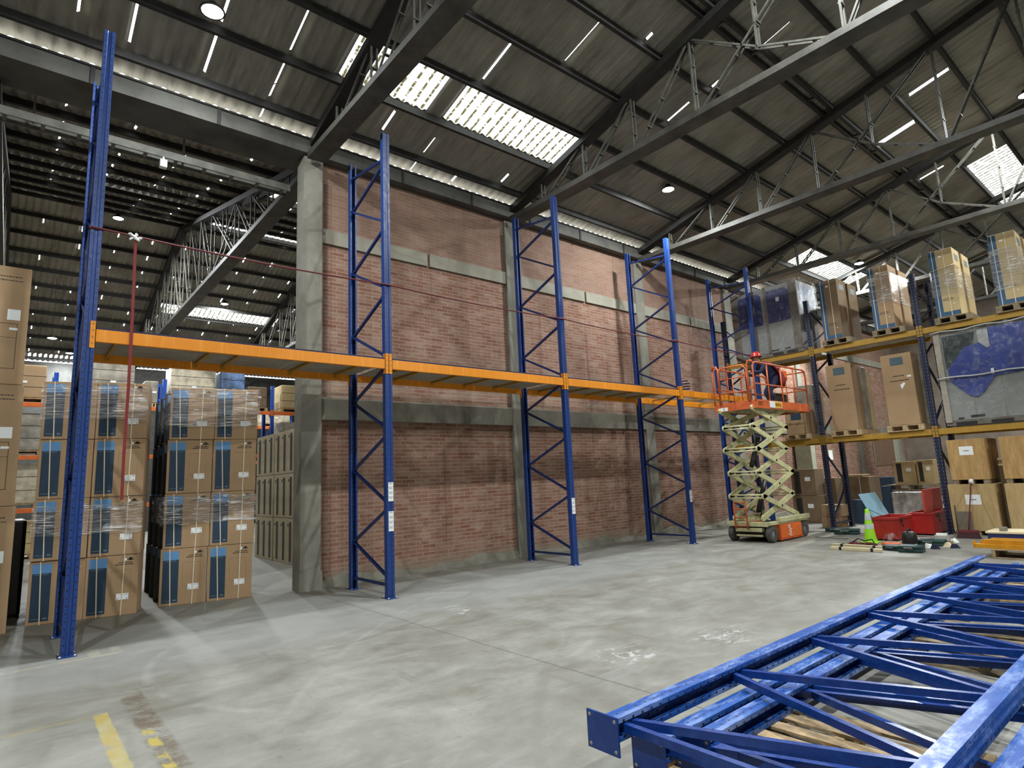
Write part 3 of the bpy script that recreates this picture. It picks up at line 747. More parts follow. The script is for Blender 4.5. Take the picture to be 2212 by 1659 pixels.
ND = [((0, 0.17), (1, 0.17)), ((0, 0.27), (1, 0.71)), ((1, 0.71), (0, 1.22)), ((0, 1.30), (1, 1.80)), ((1, 1.80), (0, 2.27)), ((0, 2.37), (1, 2.87)), ((1, 2.87), (0, 3.29)),
      ((0, 3.44), (1, 3.96)), ((1, 3.96), (0, 4.40)), ((0, 4.50), (1, 5.04)), ((1, 5.04), (0, 5.46)), ((0, 5.56), (1, 6.14)), ((1, 6.14), (0, 6.52)), ((0, 6.60), (1, 6.74))]
BAY = 3.67
FX = [0.055, BAY, 2*BAY, 3*BAY, 14.62]
FL = ['tall blue rack frame at the far left, in front of the stacked cartons', 'blue rack frame with two strips of white labels, next to the concrete end column',
      'blue rack frame with one white label strip, middle of the row', 'blue rack frame with a short white label strip, left of the scissor lift', 'last blue rack frame of the row, partly hidden behind the scissor lift']
f0 = make_frame('rack_frame', FL[0], 'rack frame', 'standing blue rack frames', nodes=ND, loc=(FX[0], 0, 0))
frames = [f0]+[dup(f0, FL[i], (FX[i], 0, 0), group='standing blue rack frames') for i in range(1, 5)]
def label_strip(parent, z0, z1, n, name='label_strip'):
    mb = MB(); h = (z1-z0)/n
    for k in range(n):
        mb.box(-0.030, 0.050, -0.0012, 0.0005, z0+k*h+0.002, z0+(k+1)*h-0.002, 0)
        mb.box(-0.022, 0.040, -0.0016, -0.0012, z0+k*h+h*0.62, z0+k*h+h*0.72, 1)
        mb.box(-0.015, 0.020, -0.0016, -0.0012, z0+k*h+h*0.80, z0+k*h+h*0.86, 1)
    o = mb.build(name, [M['white'], M['inkgrey']], parent); o['label'] = 'strip of small white printed labels'
    return o
label_strip(frames[1], 1.32, 1.59, 4); label_strip(frames[1], 0.905, 1.185, 4)
label_strip(frames[2], 0.89, 1.175, 4); label_strip(frames[3], 0.89, 1.15, 3)

def beam(name, x0, x1, y, z, label, group, mat, facing=-1, h=0.14, conn_h=0.30, d=0.05, dirv=None):
    """box beam running along x (or dirv) with a hooked connector plate at both ends"""
    t = thing(name, label, 'rack beam', (x0, y, z), 0, group)
    L = x1-x0
    prof = [(0, 0), (d, 0), (d, h-0.035), (d-0.014, h-0.035), (d-0.014, h), (0, h)]
    if facing > 0: prof = [(-a, b) for a, b in prof]
    MB().prism(prof, (0.004, 0, 0), (0, 1, 0), (0, 0, 1), (L-0.008, 0, 0)).build('beam_body', M[mat], t, 0.004)
    s = 1 if facing < 0 else -1
    for k in (0, 1):
        x = 0 if k == 0 else L; dx = -1 if k == 0 else 1
        mb = MB(); y0, y1 = sorted((-0.007*s, 0.056*s))
        zz0 = -(conn_h-h)*0.45
        mb.box(min(x, x-dx*0.006), max(x, x-dx*0.006), y0, y1, zz0, zz0+conn_h)
        yy0, yy1 = sorted((-0.007*s, -0.002*s))
        mb.box(min(x-dx*0.006, x+dx*0.047), max(x-dx*0.006, x+dx*0.047), yy0, yy1, zz0, zz0+conn_h)
        o = mb.build('end_connector', M[mat], t)
        b = MB()
        for q in (0.04, 0.115, 0.19, 0.26):
            if q < conn_h-0.02:
                b.box(x+dx*0.012, x+dx*0.032, min(yy0, yy1)-0.002, max(yy0, yy1)+0.001, zz0+q, zz0+q+0.018)
        b.build('hook_slot', M['ochre_beam' if mat != 'ochre_beam' else 'purlin'], o)
    return t
ZB = 3.235
bl = ['between the tall left upright and the labelled frame', 'in the second bay, beside the concrete end column', 'in the third bay, in the middle of the brick wall', 'in the fourth bay, ending in the scissor lift basket']
for i in range(4):
    a = FX[i]+0.053; b = FX[i+1]-0.053
    if i < 3:
        beam('rack_beam', a, b, 0.0, ZB, 'amber front pallet beam '+['between the tall left upright and the frame with two label strips', 'of the second bay, right of the frame with two label strips', 'of the third bay, left of the frame by the scissor lift'][i], 'amber front beams', 'orange_beam')
    else:
        t = beam('rack_beam', a, a+2.86, 0.0, ZB, 'amber front pallet beam reaching into the orange lift basket', 'amber front beams', 'orange_beam')
    beam('rack_beam', a, b, 1.25, ZB, 'amber rear pallet beam '+['of the first bay, behind the hanging red strap', 'of the second bay, close to the brick wall', 'of the third bay, close to the brick wall', 'of the fourth bay, running behind the scissor lift'][i], 'amber rear beams', 'orange_beam', facing=1)
# cross bars and boards on the beams
cb = [[0.24, 1.25, 1.60, 2.55, 3.25], [0.33, 0.70, 1.45, 2.15, 2.85], [0.35, 1.05, 1.75, 2.45, 3.15], [0.5, 1.5, 2.5]]
pos = ['first', 'second', 'third', 'fourth', 'fifth']
for i in range(3):
    a = FX[i]+0.053
    for j, x in enumerate(cb[i]):
        t = thing('deck_support_bar', 'ochre cross bar under the boards of the %s amber bay, %s from the left' % (pos[i], pos[j]), 'cross bar', (a+x, 0, ZB+0.068), 0, 'cross bars between the amber beams')
        MB().box(-0.02, 0.02, 0.038, 1.212, 0.0, 0.034).build('bar', M['ochre_beam'], t)
        MB().box(-0.022, 0.022, 0.052, 0.062, -0.035, 0.0).box(-0.022, 0.022, 1.188, 1.198, -0.035, 0.0).build('bar_hook', M['ochre_beam'], t)
    n = 3 if i == 0 else 3
    L = BAY-0.13
    for j in range(n):
        x0 = a+0.02+L*j/n; x1 = a+0.02+L*(j+1)/n-0.008
        t = thing('deck_board', 'grey stained deck board of the %s amber bay, %s from the left' % (pos[i], pos[j]), 'shelf board', (x0, 0.045, ZB+0.1025), 0, 'boards on the amber beams')
        MB().box(0, x1-x0, 0, 1.16, 0, 0.015).build('board', M['deck'], t)
        mb = MB().box(0, x1-x0, -0.030, 0, 0.04, 0.062).box(0, x1-x0, -0.004, 0.0, 0.0, 0.04).box(0, x1-x0, 0, 1.16, 0.0152, 0.018)
        mb.build('edge_strip', M['deck_edge'], t)
for j, x in enumerate(cb[3]):
    t = thing('deck_support_bar', 'dark ochre cross bar of the fourth amber bay, %s from its left end' % pos[j], 'cross bar', (FX[3]+0.053+x, 0, ZB+0.068), 0, 'cross bars between the amber beams')
    MB().box(-0.02, 0.02, 0.038, 1.212, 0.0, 0.034).build('bar', M['ochre_beam'], t)

# red rescue line strung along the frames and strap hanging from it
t = thing('webbing_line', 'dark red webbing line strung between the tall blue uprights at mid height', 'webbing', (0, 0, 0))
pts = []
for (xa, xb, za, zb) in ((0.0, BAY, 4.53, 4.52), (BAY, 2*BAY, 4.52, 4.515), (2*BAY, 3*BAY, 4.515, 4.50), (3*BAY, 14.62, 4.50, 4.52)):
    for k in range(8):
        s = k/8; pts.append((xa+(xb-xa)*s, -0.012, za+(zb-za)*s-0.04*math.sin(PI*s)))
pts.append((14.62, -0.012, 4.52))
mb = MB().tube(pts, 0.011, 6); mb.build('line', M['maroon'], t)
for x in FX[:4]:
    MB().tube([(x-0.062, -0.008, 4.525), (x+0.062, -0.008, 4.525), (x+0.062, 0.095, 4.535), (x-0.062, 0.095, 4.535)], 0.012, 6, closed=True).build('loop', M['maroon'], t)
t = thing('lifting_strap', 'red strap hanging down from a white knot in front of the cartons', 'strap', (0.44, -0.012, 1.52))
mb = MB()
pp = [(0.0, 0, 0), (-0.004, 0, 0.5), (0.003, 0, 1.2), (0.0, 0, 2.1), (-0.01, 0, 2.95)]
for a, b in zip(pp[:-1], pp[1:]): mb.bar(a, b, 0.030, 0.006, (0, 1, 0))
mb.build('webbing', M['redstrap'], t)
mb = MB()
for k in range(5):
    a = k*1.3; mb.bar((-0.02, 0, 2.96+0.01*k), (-0.02+0.07*math.cos(a), -0.02+0.02*math.sin(a*2), 2.98+0.05*math.sin(a)), 0.035, 0.018)
mb.build('knotted_tape', M['white'], t)['label'] = 'white knotted plastic tape'

# ---- frames lying on pallets in the foreground
def lay(t, x, y, z):
    t.matrix_world = Matrix(((0, 0, 1, x), (0, -1, 0, y), (1, 0, 0, z), (0, 0, 0, 1)))
NL = [((0, 0.13), (1, 0.13)), ((0, 0.19), (1, 0.66)), ((1, 0.68), (0, 1.16)), ((0, 1.24), (1, 1.71)), ((1, 1.76), (0, 2.21)), ((0, 2.29), (1, 2.76)), ((1, 2.80), (0, 3.26)), ((0, 3.34), (1, 3.81)), ((1, 3.86), (0, 4.31)),
      ((0, 4.39), (1, 4.86)), ((1, 4.90), (0, 5.36)), ((0, 5.44), (1, 5.91)), ((1, 5.96), (0, 6.46)), ((0, 6.56), (1, 6.80))]
gl = 'blue frames lying in a stack'
fl0 = make_frame('lying_rack_frame', 'dusty blue rack frame lying flat on top of the foreground stack, big base plate nearest', 'rack frame', gl, D=1.31, mats=('blue_lying', 'brace_lying'), nodes=NL, plate=0.175, bolts=False)
fl1 = dup(fl0, 'blue rack frame lying second from the top of the foreground stack, pushed a little right'); 
fl2 = dup(fl0, 'blue rack frame lying at the bottom of the foreground stack, directly on the pallets')
lay(fl0, 1.80, -5.522, 0.303); lay(fl1, 1.96, -5.665, 0.303-0.107-0.0); lay(fl2, 2.13, -5.80, 0.303-0.107*1.62)
fl2.location.z = 0.14+0.056; fl1.location.z = fl2.location.z+0.001; fl0.location.z = fl2.location.z+0.108
fl1.location.y = -5.665; fl2.location.y = -5.80

# ---- pallets
def pallet_mesh(name, t, L=1.2, W=1.0, H=0.14, mat='wood', nb=7, axis=0):
    def B(nm, x0, x1, y0, y1, z0, z1):
        if axis: x0, x1, y0, y1 = y0, y1, x0, x1
        MB().box(x0, x1, y0, y1, z0, z1).build(nm, M[mat], t, 0.003)
    pb = 0.09 if nb > 6 else 0.10
    for k in range(nb):
        x = -L/2+(L-pb)*k/(nb-1); B('top_board', x, x+pb, -W/2, W/2, H-0.018, H)
    for y in (-W/2, -0.025*W/1.0, W/2-0.05):
        B('stringer', -L/2, L/2, y, y+0.05, 0.018, H-0.018)
    for k in range(3):
        x = -L/2+(L-0.09)*k/2; B('bottom_board', x, x+0.09, -W/2, W/2, 0, 0.018)
def make_pallet(label, group, loc, rz=0, **kw):
    t = thing('wooden_pallet', label, 'pallet', loc, rz, group); pallet_mesh('p', t, **kw); return t
gp = 'pallets under the lying frames'
make_pallet('pale wooden pallet under the near end of the lying blue frames', gp, (2.70, -6.18, 0), 0.0, L=1.0, W=1.25, mat='wood')
make_pallet('pale wooden pallet under the far end of the lying blue frames', gp, (8.35, -6.22, 0), 0.0, L=1.0, W=1.1, mat='wood')
make_pallet('dark wooden pallet under the middle of the lying blue frames', gp, (5.5, -6.35, 0), 0.0, L=1.0, W=1.0, mat='wood_old')

# ================================================================== DARK RACK WITH AIR CONDITIONING UNITS
DX = 14.9; DD = 1.15
ND2 = [((0, 0.15), (1, 0.15)), ((0, 0.25), (1, 1.05)), ((1, 1.10), (0, 1.85)), ((0, 2.35), (1, 3.0)), ((1, 3.05), (0, 3.75)), ((0, 3.85), (1, 4.35)), ((0, 4.6), (1, 5.1)), ((1, 5.15), (0, 5.55))]
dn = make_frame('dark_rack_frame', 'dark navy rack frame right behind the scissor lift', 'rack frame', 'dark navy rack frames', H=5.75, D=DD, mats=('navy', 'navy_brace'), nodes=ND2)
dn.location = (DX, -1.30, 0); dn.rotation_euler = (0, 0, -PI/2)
DY = [1.05, -1.30, -3.68, -6.06]
dup(dn, 'dark navy rack frame in the corner by the brick wall, behind the wrapped grey unit', (DX, DY[0], 0))
dup(dn, 'dark navy rack frame between the tall brown cartons and the tarpaulin covered unit', (DX, DY[2], 0))
dup(dn, 'dark navy rack frame past the right edge, beyond the covered unit', (DX, DY[3], 0))
# rz=-90deg: local +y -> world +x ; local x -> world -y
def dbeam(y0, y1, x, z, label, facing, h=0.125, mat='ochre_beam'):
    t = beam('ochre_rack_beam', 0, (y1-y0), 0, 0, label, 'ochre beams of the dark rack', mat, facing=facing, h=h, conn_h=0.24)
    t.location = (x, y1, z); t.rotation_euler = (0, 0, -PI/2)   # local x runs towards -y, local -y faces world -x
    return t
bn = ['in the corner bay, above and behind the lift basket', 'in the bay of the tall brown cartons', 'in the right bay with the covered grey unit']
for i in range(3):
    a, b = DY[i+1]+0.053, DY[i]-0.053
    for z, lv in ((2.10, 'lower'), (4.34, 'upper')):
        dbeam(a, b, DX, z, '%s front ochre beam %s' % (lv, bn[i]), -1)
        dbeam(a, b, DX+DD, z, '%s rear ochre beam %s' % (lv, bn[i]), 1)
    # boards on the upper level
    for j in range(2):
        ya = a+0.03+(b-a-0.06)*j/2; yb2 = a+0.03+(b-a-0.06)*(j+1)/2-0.01
        o = MB().box(DX+0.037, DX+DD-0.037, ya, yb2, 4.431, 4.449).build('shelf_board', M['deck']); tag(o, 'grey board on the upper ochre beams, %s, %s half' % (['corner bay behind the lift', 'tall carton bay', 'right bay, behind the cartons'][i], ['right', 'left'][j]), 'shelf board', 'boards on the ochre beams')
ZU = 4.467; ZL = 2.227   # load levels

def carton_tall(label, x, y, z, W, D, H, pal=0.14, gap=True, group='tall strapped cartons', mats=('tan', 'carton_blue'), film=False, rz=0.0):
    """tall carton: -x face shows a blue stripe on its left (+y) side"""
    t = thing('tall_carton', label, 'carton', (x, y, z), rz, group)
    b = MB().box(0, D, -W/2, W/2, 0, H); b.build('body', M[mats[0]], t, 0.006)
    MB().box(-0.002, 0.001, W/2-0.13, W/2-0.003, 0.01, H-0.01).box(-0.002, 0.001, -W/2+0.01, W/2-0.13, 0.01, 0.10).build('printed_stripe', M[mats[1]], t)['label'] = 'printed blue stripe'
    mb = MB()
    for yy in (W/2-0.07, -W/2+0.16):
        mb.box(-0.006, -0.002, yy, yy+0.012, 0, H); mb.box(-0.006, D+0.002, yy, yy+0.012, H, H+0.004)
    mb.build('packing_strap', M['strap'], t)
    MB().box(D*0.25, D*0.75, -W/2-0.002, -W/2+0.001, H-0.26, H-0.12).build('grey_label', M['inkgrey'], t)
    MB().box(-0.003, 0.001, W/2-0.24, W/2-0.18, H-0.17, H-0.14).box(-0.003, 0.001, -W/2+0.09, -W/2+0.11, 0.25, 0.27).build('small_label', M['white'], t)
    # small printed drawing near the foot
    mb = MB()
    mb.tube([(-0.003, -0.02+0.09*math.cos(a*PI/6)*(1 if a < 7 else 1), 0.37+0.022*math.sin(a*PI/6)) for a in range(12)], 0.004, 4, closed=True)
    mb.build('printed_mark', M['ink'], t)
    return t
def rack_pallet(label, x, y, z, W, D, group='pallets on the dark rack', mat='wood_old', H=0.14):
    t = thing('wooden_pallet', label, 'pallet', (x, y, z), 0, group)
    for yy in (-W/2, -0.05, W/2-0.10):
        MB().box(0, D, yy, yy+0.10, 0.02, H-0.02).build('block_row', M[mat], t)
    MB().box(0, D, -W/2, W/2, H-0.02, H).build('top_deck', M[mat], t)
    for xx in (0, D/2-0.05, D-0.1): MB().box(xx, xx+0.1, -W/2, W/2, 0, 0.02).build('bottom_board', M[mat], t)
    return t
# upper level
tops = [(-1.90, 'beside the wrapped grey unit', 'tan_dark'), (-3.04, 'partly shiny with film', 'tan'), (-4.29, 'strapped round its middle', 'tan_pale'), (-5.36, 'at the right edge', 'tan_pale')]
for i, (y, l, mt) in enumerate(tops):
    rack_pallet('grey pallet on the upper level, under the tall carton %s' % l, 14.84, y-0.05, ZU, 0.66, 1.22)
    carton_tall('tall carton with blue stripe on the upper level, %s' % l, 14.85, y, ZU+0.145, 0.44, 0.55, 1.50, mats=(mt, 'carton_blue'))
    t = carton_tall('tall carton standing behind the one %s' % l, 15.45, y-0.02, ZU+0.145, 0.46, 0.55, 1.47, mats=('tan_dark' if i == 0 else mt, 'carton_blue'), group='rear tall cartons')
    if i in (1, 2, 3):
        z0, z1 = ((0.60, 1.34), (0.45, 1.05), (0.30, 1.2))[i-1]
        mb = MB(); e = 0.012
        P = [(-e, 0.23+e), (-e, -0.23-e), (1.15+e, -0.25-e), (1.15+e, 0.25+e)]
        for a, b in zip(P, P[1:]+P[:1]):
            mb.poly([(a[0], a[1], z0), (b[0], b[1], z0+0.02), (b[0], b[1], z1), (a[0], a[1], z1-0.03)])
        o = mb.build('stretch_film', M['film']); o.location = (14.85, y, ZU+0.145)
        tag(o, 'clear stretch film round the tall cartons %s' % l, 'stretch film', 'film on tall cartons')
    if i == 2:
        t2 = thing('packing_strap', 'cream strap tied round the middle of the tall carton', 'strap', (14.85, y, ZU+0.145+1.07))
        MB().tube([(-0.02, 0.235, -0.03), (-0.02, -0.23, 0.03), (0.3, -0.24, 0.0)], 0.009, 6).build('strap', M['strap'], t2)
# middle level: brown cartons with wrapped companions
mids = [(-0.72, 1.30, 0.53, 'behind the lift basket', 0.75), (-1.89, 1.60, 0.58, 'left of the tall pair', 0.95), (-3.14, 1.62, 0.62, 'with torn tape, right hand one', 0.95)]
for i, (y, H, W, l, Dp) in enumerate(mids):
    rack_pallet('pale pallet on the lower beams, under the brown carton %s' % l, 14.84, y, ZL, W+0.10, 1.2, mat='wood')
    t = thing('tall_carton', 'plain brown carton with grey label, lower rack level, %s' % l, 'carton', (14.87, y, ZL+0.145), 0, 'plain tall cartons')
    if i == 0: H = 0.62
    MB().box(0, 0.46, -W/2, W/2, 0, H).build('body', M['tan'], t, 0.006)
    MB().box(-0.003, 0.002, -0.14, 0.12, H-0.26, H-0.08).build('grey_label', M['print_dark'] if i == 0 else plain('blue grey label', (0.06, 0.10, 0.12), 0.6), t)
    mb = MB()
    random.seed(20+i)
    if i:
        for (zz, a, b) in ((H-0.52, -0.12, 0.10), (H-0.63, -0.20, 0.14)):
            k = a
            while k < b:
                d = random.uniform(0.02, 0.05); mb.box(-0.003, 0.001, k, k+d, zz, zz+0.022); k += d+0.012
        mb.build('printed_text', M['ink'], t)
    if i == 2:
        MB().poly([(-0.004, -0.10, 0.95), (-0.004, -0.02, 0.90), (-0.004, -0.05, 0.80), (-0.004, -0.13, 0.93)]).box(-0.004, 0.001, -0.26, -0.18, 1.06, 1.10).build('torn_tape', M['white'], t)
    o = thing('wrapped_bundle', 'grey plastic wrapped load behind the plain carton %s' % l, 'wrapped load', (15.36, y-0.04, ZL+0.145), 0, 'grey wrapped loads')
    hh = H-0.06 if i else 1.28
    MB().box(0, 0.30, -W/2, W/2-0.02, 0, hh).build('wrapped_stack', M['wrapped'], o, 0.02)
    MB().box(0.31, 0.62, -W/2+0.03, W/2-0.04, 0, hh-0.08).build('inner_carton', M['tan_pale'], o, 0.01)
# big wrapped grey unit on the upper level in the corner
t = thing('wrapped_cooling_unit', 'large grey unit with two dark blue panels, wrapped in plastic on the upper level', 'air conditioning unit', (14.87, -0.22, ZU))
G = (-0.92, 0.92)
MB().box(0, 1.08, G[0], G[1], 0.10, 1.90).build('casing', M['grey_body'], t, 0.015)
mb = MB()
for y in (G[0], G[1]-0.20, -0.10): mb.box(-0.02, 0.0, y, y+0.20 if y != -0.10 else y+0.08, 0.10, 1.92)
mb.build('corner_post', M['grey_post'], t)
mb = MB(); mb.box(0.0, 1.05, G[0], G[1], 0.0, 0.10); mb.build('base_skid', M['grey_post'], t)
for (a, b) in ((-0.78, -0.50), (-0.40, -0.12), (0.25, 0.5)): MB().box(-0.012, 0.0, a, b, 0.02, 0.085).build('fork_slot', M['black'], t)
for (a, b) in ((-0.60, -0.45), (-0.30, -0.05)): MB().box(-0.004, 0.001, a, b, 0.135, 0.17).build('fork_slot', M['black'], t)
def cham(y0, y1, z0, z1, c=0.09, x=-0.012):
    return [(x, y1, z0), (x, y1, z1-c), (x, y1-c, z1), (x, y0+c, z1), (x, y0, z1-c), (x, y0, z0)]
for (y0, y1, lab) in ((-0.70, -0.03, 'a'), (0.05, 0.76, 'b')):
    mb = MB(); P = cham(y0, y1, 0.90, 1.78); n = len(P)
    mb.poly(P); mb.poly([(0.0, p[1], p[2]) for p in reversed(P)])
    for i in range(n): mb.poly([P[i], P[(i+1) % n], (0, P[(i+1) % n][1], P[(i+1) % n][2]), (0, P[i][1], P[i][2])])
    mb.build('blue_panel', M['navy_cover'], t)
mb = MB(); mb.poly([(0.15, G[0]-0.006, 1.25), (0.95, G[0]-0.006, 1.25), (0.95, G[0]-0.006, 1.80), (0.15, G[0]-0.006, 1.80)]); mb.build('side_grille', plain('pale blue grille', (0.16, 0.20, 0.28), 0.5), t)
MB().box(-0.016, -0.012, -0.45, -0.36, 1.45, 1.56).build('tag', M['white'], t)
e = 0.025; mb = MB()
nx, nz_ = 10, 12
random.seed(5)
def wavy(o, ud, vd, nu, nv, amp, nrm):
    b = len(mb.v)
    for i in range(nu+1):
        for j in range(nv+1):
            p = Vector(o)+Vector(ud)*(i/nu)+Vector(vd)*(j/nv)+Vector(nrm)*random.uniform(0, amp); mb.v.append(tuple(p))
    for i in range(nu):
        for j in range(nv):
            q = b+i*(nv+1)+j; mb.f.append((q, q+nv+1, q+nv+2, q+1)); mb.m.append(0); mb.sm.append(True)
wavy((-e, G[1]+e, 0.05), (0, -(G[1]-G[0]+2*e), 0), (0, 0, 1.93), 12, 12, 0.012, (-1, 0, 0))
wavy((-e, G[0]-e, 0.05), (1.08+2*e, 0, 0), (0, 0, 1.93), 8, 12, 0.035, (0, -1, 0))
wavy((-e, G[1]+e, 1.985), (1.08+2*e, 0, 0), (0, -(G[1]-G[0]+2*e), 0), 6, 10, 0.02, (0, 0, 1))
mb.build('plastic_wrap', M['film_vert'], t)
# big covered unit on the lower level, right
t = thing('covered_cooling_unit', 'very large grey unit under draped clear plastic over blue covers, on the lower ochre beams', 'air conditioning unit', (14.88, -4.90, ZL))
y1, y0 = 0.98, -1.05
MB().box(0, 1.05, y0, y1, 0.13, 2.02).build('casing', M['grey_body'], t, 0.012)
mb = MB()
for k in range(3): mb.box(-0.003, 0.001, y1-0.55-0.5*k, y1-0.545-0.5*k, 0.13, 0.95)
mb.build('panel_seam', M['grey_post'], t)
MB().box(-0.03, 0.0, y1-0.11, y1, 0.10, 2.04).build('corner_post', plain('pale dusty corner board', (0.42, 0.38, 0.30), 0.8), t)
mb = MB(); mb.box(0, 1.05, y0, y1, 0.03, 0.13); mb.build('base_skid', M['grey_post'], t)
for a in (-0.70, -0.15, 0.45): MB().box(-0.01, 0.0, a, a+0.36, 0.03, 0.10).build('fork_slot', M['black'], t)
for a in (-0.62, 0.30): MB().box(-0.006, 0.001, a, a+0.24, 0.175, 0.225).build('fork_slot', M['black'], t)
MB().box(-0.006, 0.001, 0.66, 0.76, 0.155, 0.19).build('fork_slot', M['black'], t)
def flat(name, pts, mat, x0):
    mb = MB(); P = [(x0, a, b) for a, b in pts]; n = len(P)
    mb.poly(P); mb.poly([(x0+0.012, p[1], p[2]) for p in reversed(P)])
    for i in range(n): mb.poly([P[i], P[(i+1) % n], (x0+0.012, P[(i+1) % n][1], P[(i+1) % n][2]), (x0+0.012, P[i][1], P[i][2])])
    return mb.build(name, mat, t)
flat('coil_panel', [(0.83, 1.96), (0.83, 1.25), (0.35, 1.55), (0.25, 1.96)], M['coil'], -0.014)
flat('blue_cover', [(0.80, 1.22), (0.80, 1.00), (0.52, 0.66), (0.42, 0.60), (0.34, 0.60), (0.24, 0.68), (0.02, 0.98), (-1.0, 1.06), (-1.0, 2.0), (0.02, 2.0), (0.05, 1.74), (0.46, 1.66)], M['royal_cover'], -0.030)
flat('tape_patch', [(0.20, 1.98), (0.20, 1.72), (0.08, 1.58), (0.02, 1.60), (0.02, 1.98)], M['galv'], -0.044)
MB().box(-0.05, -0.044, 0.02, 0.07, 1.02, 1.14).build('tag', M['white'], t)
mb = MB(); random.seed(9)
wavy((-0.055, y1+0.03, 1.04), (0, -(y1-y0), 0.03), (0, 0, 1.02), 26, 12, 0.04, (-1, 0, 0))
wavy((-0.055, y1+0.03, 0.10), (0, -(y1-y0), 0.0), (0, 0, 0.96), 12, 8, 0.01, (-1, 0, 0))
mb.build('plastic_drape', M['film_vert'], t)
mb = MB(); mb.tube([(-0.075, y1+0.03-(y1-y0)*k/10, 1.045+0.015*math.sin(k*1.3)+0.02*(k/10)) for k in range(11)], 0.016, 6)
mb.tube([(-0.075, y1+0.03-(y1-y0)*k/10, 2.055+0.02*math.sin(k*1.7)) for k in range(11)], 0.014, 6)
o = mb.build('rolled_edge', plain('bunched pale plastic edge', (0.55, 0.56, 0.54), 0.3), t)
# crates on the floor under the right bay
def crate(label, x, y, z, W, H, D, mat, paper, feet=True):
    t = thing('plywood_crate', label, 'crate', (x, y, z), 0, 'plywood crates')
    MB().box(0, D, -W/2, W/2, 0.09, H).build('panel_box', M[mat], t, 0.005)
    mb = MB()
    for yy in (-W/2+0.02, -0.05, W/2-0.12): mb.box(0.01, D-0.01, yy, yy+0.10, 0, 0.09)
    mb.build('foot_block', M['wood_old'], t)
    if paper:
        py, pz, pw, ph = paper
        MB().box(-0.003, 0.001, py, py+pw, pz, pz+ph).build('paper_sheet', M['white'], t)
        MB().box(-0.004, -0.003, py+pw*0.3, py+pw*0.7, pz+ph*0.45, pz+ph*0.55).build('printed_line', M['inkgrey'], t)
    return t
crate('pale chipboard crate on the floor behind the broom', 14.72, -4.19, 0.0, 0.80, 1.03, 1.1, 'ply_pale', (-0.14, 0.62, 0.26, 0.20))
crate('plywood crate with a white sheet, stacked on the crate behind the broom', 14.82, -4.19, 1.03, 0.66, 0.93, 1.0, 'ply', (-0.12, 0.60, 0.24, 0.18))
crate('chipboard crate on the floor at the right edge', 14.72, -5.17, 0.0, 0.86, 1.03, 1.1, 'ply_pale', (-0.10, 0.66, 0.16, 0.2))
crate('plywood crate stacked on the crate at the right edge', 14.82, -5.12, 1.03, 0.74, 0.93, 1.0, 'ply', None)
t = thing('carton', 'dark brown carton with pale boards on top, in the gap between the two crate stacks', 'carton', (15.25, -4.69, 0.0), 0)
MB().box(0, 0.5, -0.04, 0.09, 0, 1.38).build('body', M['tan_dark'], t)
MB().box(-0.02, 0.5, -0.04, 0.09, 1.38, 1.42).build('pale_board', M['cream'], t)
MB().box(0, 0.5, -0.03, 0.08, 1.42, 1.5).build('box_layer', M['tan'], t)
MB().box(-0.02, 0.5, -0.04, 0.09, 1.50, 1.54).build('pale_board', M['cream'], t)

# ---- goods on the floor behind the dark rack
def simple(name, label, cat, x0, x1, y0, y1, z0, z1, mat, group=None, bevel=0.008, extras=None):
    t = thing(name, label, cat, (x0, y0, z0), 0, group)
    MB().box(0, x1-x0, 0, y1-y0, 0, z1-z0).build('body', M[mat], t, bevel)
    if extras: extras(t, x1-x0, y1-y0, z1-z0)
    return t
def ex_stripe(t, D, W, H):
    MB().box(-0.003, 0.001, W*0.62, W*0.86, 0.06, H*0.92).build('printed_stripe', M['kraft_stripe'], t)
    MB().box(-0.003, 0.001, W*0.2, W*0.42, H*0.55, H*0.70).build('label', M['white'], t)
def ex_blue(t, D, W, H):
    MB().box(-0.003, 0.001, W*0.66, W-0.003, 0.02, H-0.02).build('printed_stripe', M['carton_blue'], t)
    MB().box(-0.006, -0.003, W*0.72, W*0.74, 0, H).box(-0.006, -0.003, W*0.3, W*0.32, 0, H).build('packing_strap', M['strap'], t)
def ex_lab(t, D, W, H):
    MB().box(-0.003, 0.001, W*0.2, W*0.45, H*0.3, H*0.8).build('label', M['white'], t)
gb = 'cartons on the floor behind the dark rack'
simple('carton', 'brown striped carton on the floor behind the lift arms, lower of two', 'carton', 16.6, 17.2, -0.28, 0.42, 0, 0.74, 'tan_dark', gb, extras=ex_stripe)
simple('carton', 'brown striped carton with two white labels, upper of two behind the lift arms', 'carton', 16.6, 17.2, -0.26, 0.40, 0.745, 1.47, 'tan_dark', gb, extras=ex_stripe)
simple('carton', 'narrow dark carton beside the two stacked striped cartons', 'carton', 17.0, 17.5, -0.62, -0.34, 0, 1.20, 'tan_dark', gb)
simple('carton', 'small brown carton lying at the foot of the dark frame, lower one', 'carton', 15.5, 15.9, -1.26, -0.78, 0, 0.27, 'tan', gb, extras=ex_lab)
simple('carton', 'small brown carton lying at the foot of the dark frame, upper one', 'carton', 15.5, 15.9, -1.30, -0.80, 0.275, 0.56, 'tan', gb, extras=ex_lab)
simple('carton', 'brown and blue strapped carton on the floor, under the plain tall carton', 'carton', 17.5, 18.2, -1.30, -0.52, 0.0, 1.20, 'tan_dark', gb, extras=ex_blue)
simple('carton', 'low dark blue carton behind the open lid of the front red chest', 'carton', 16.7, 17.0, -1.45, -1.10, 0, 0.62, 'print_dark', gb)
simple('board', 'thin brown board lying on the strapped brown and blue carton', 'board', 17.5, 18.1, -1.15, -0.6, 1.215, 1.26, 'tan', None)
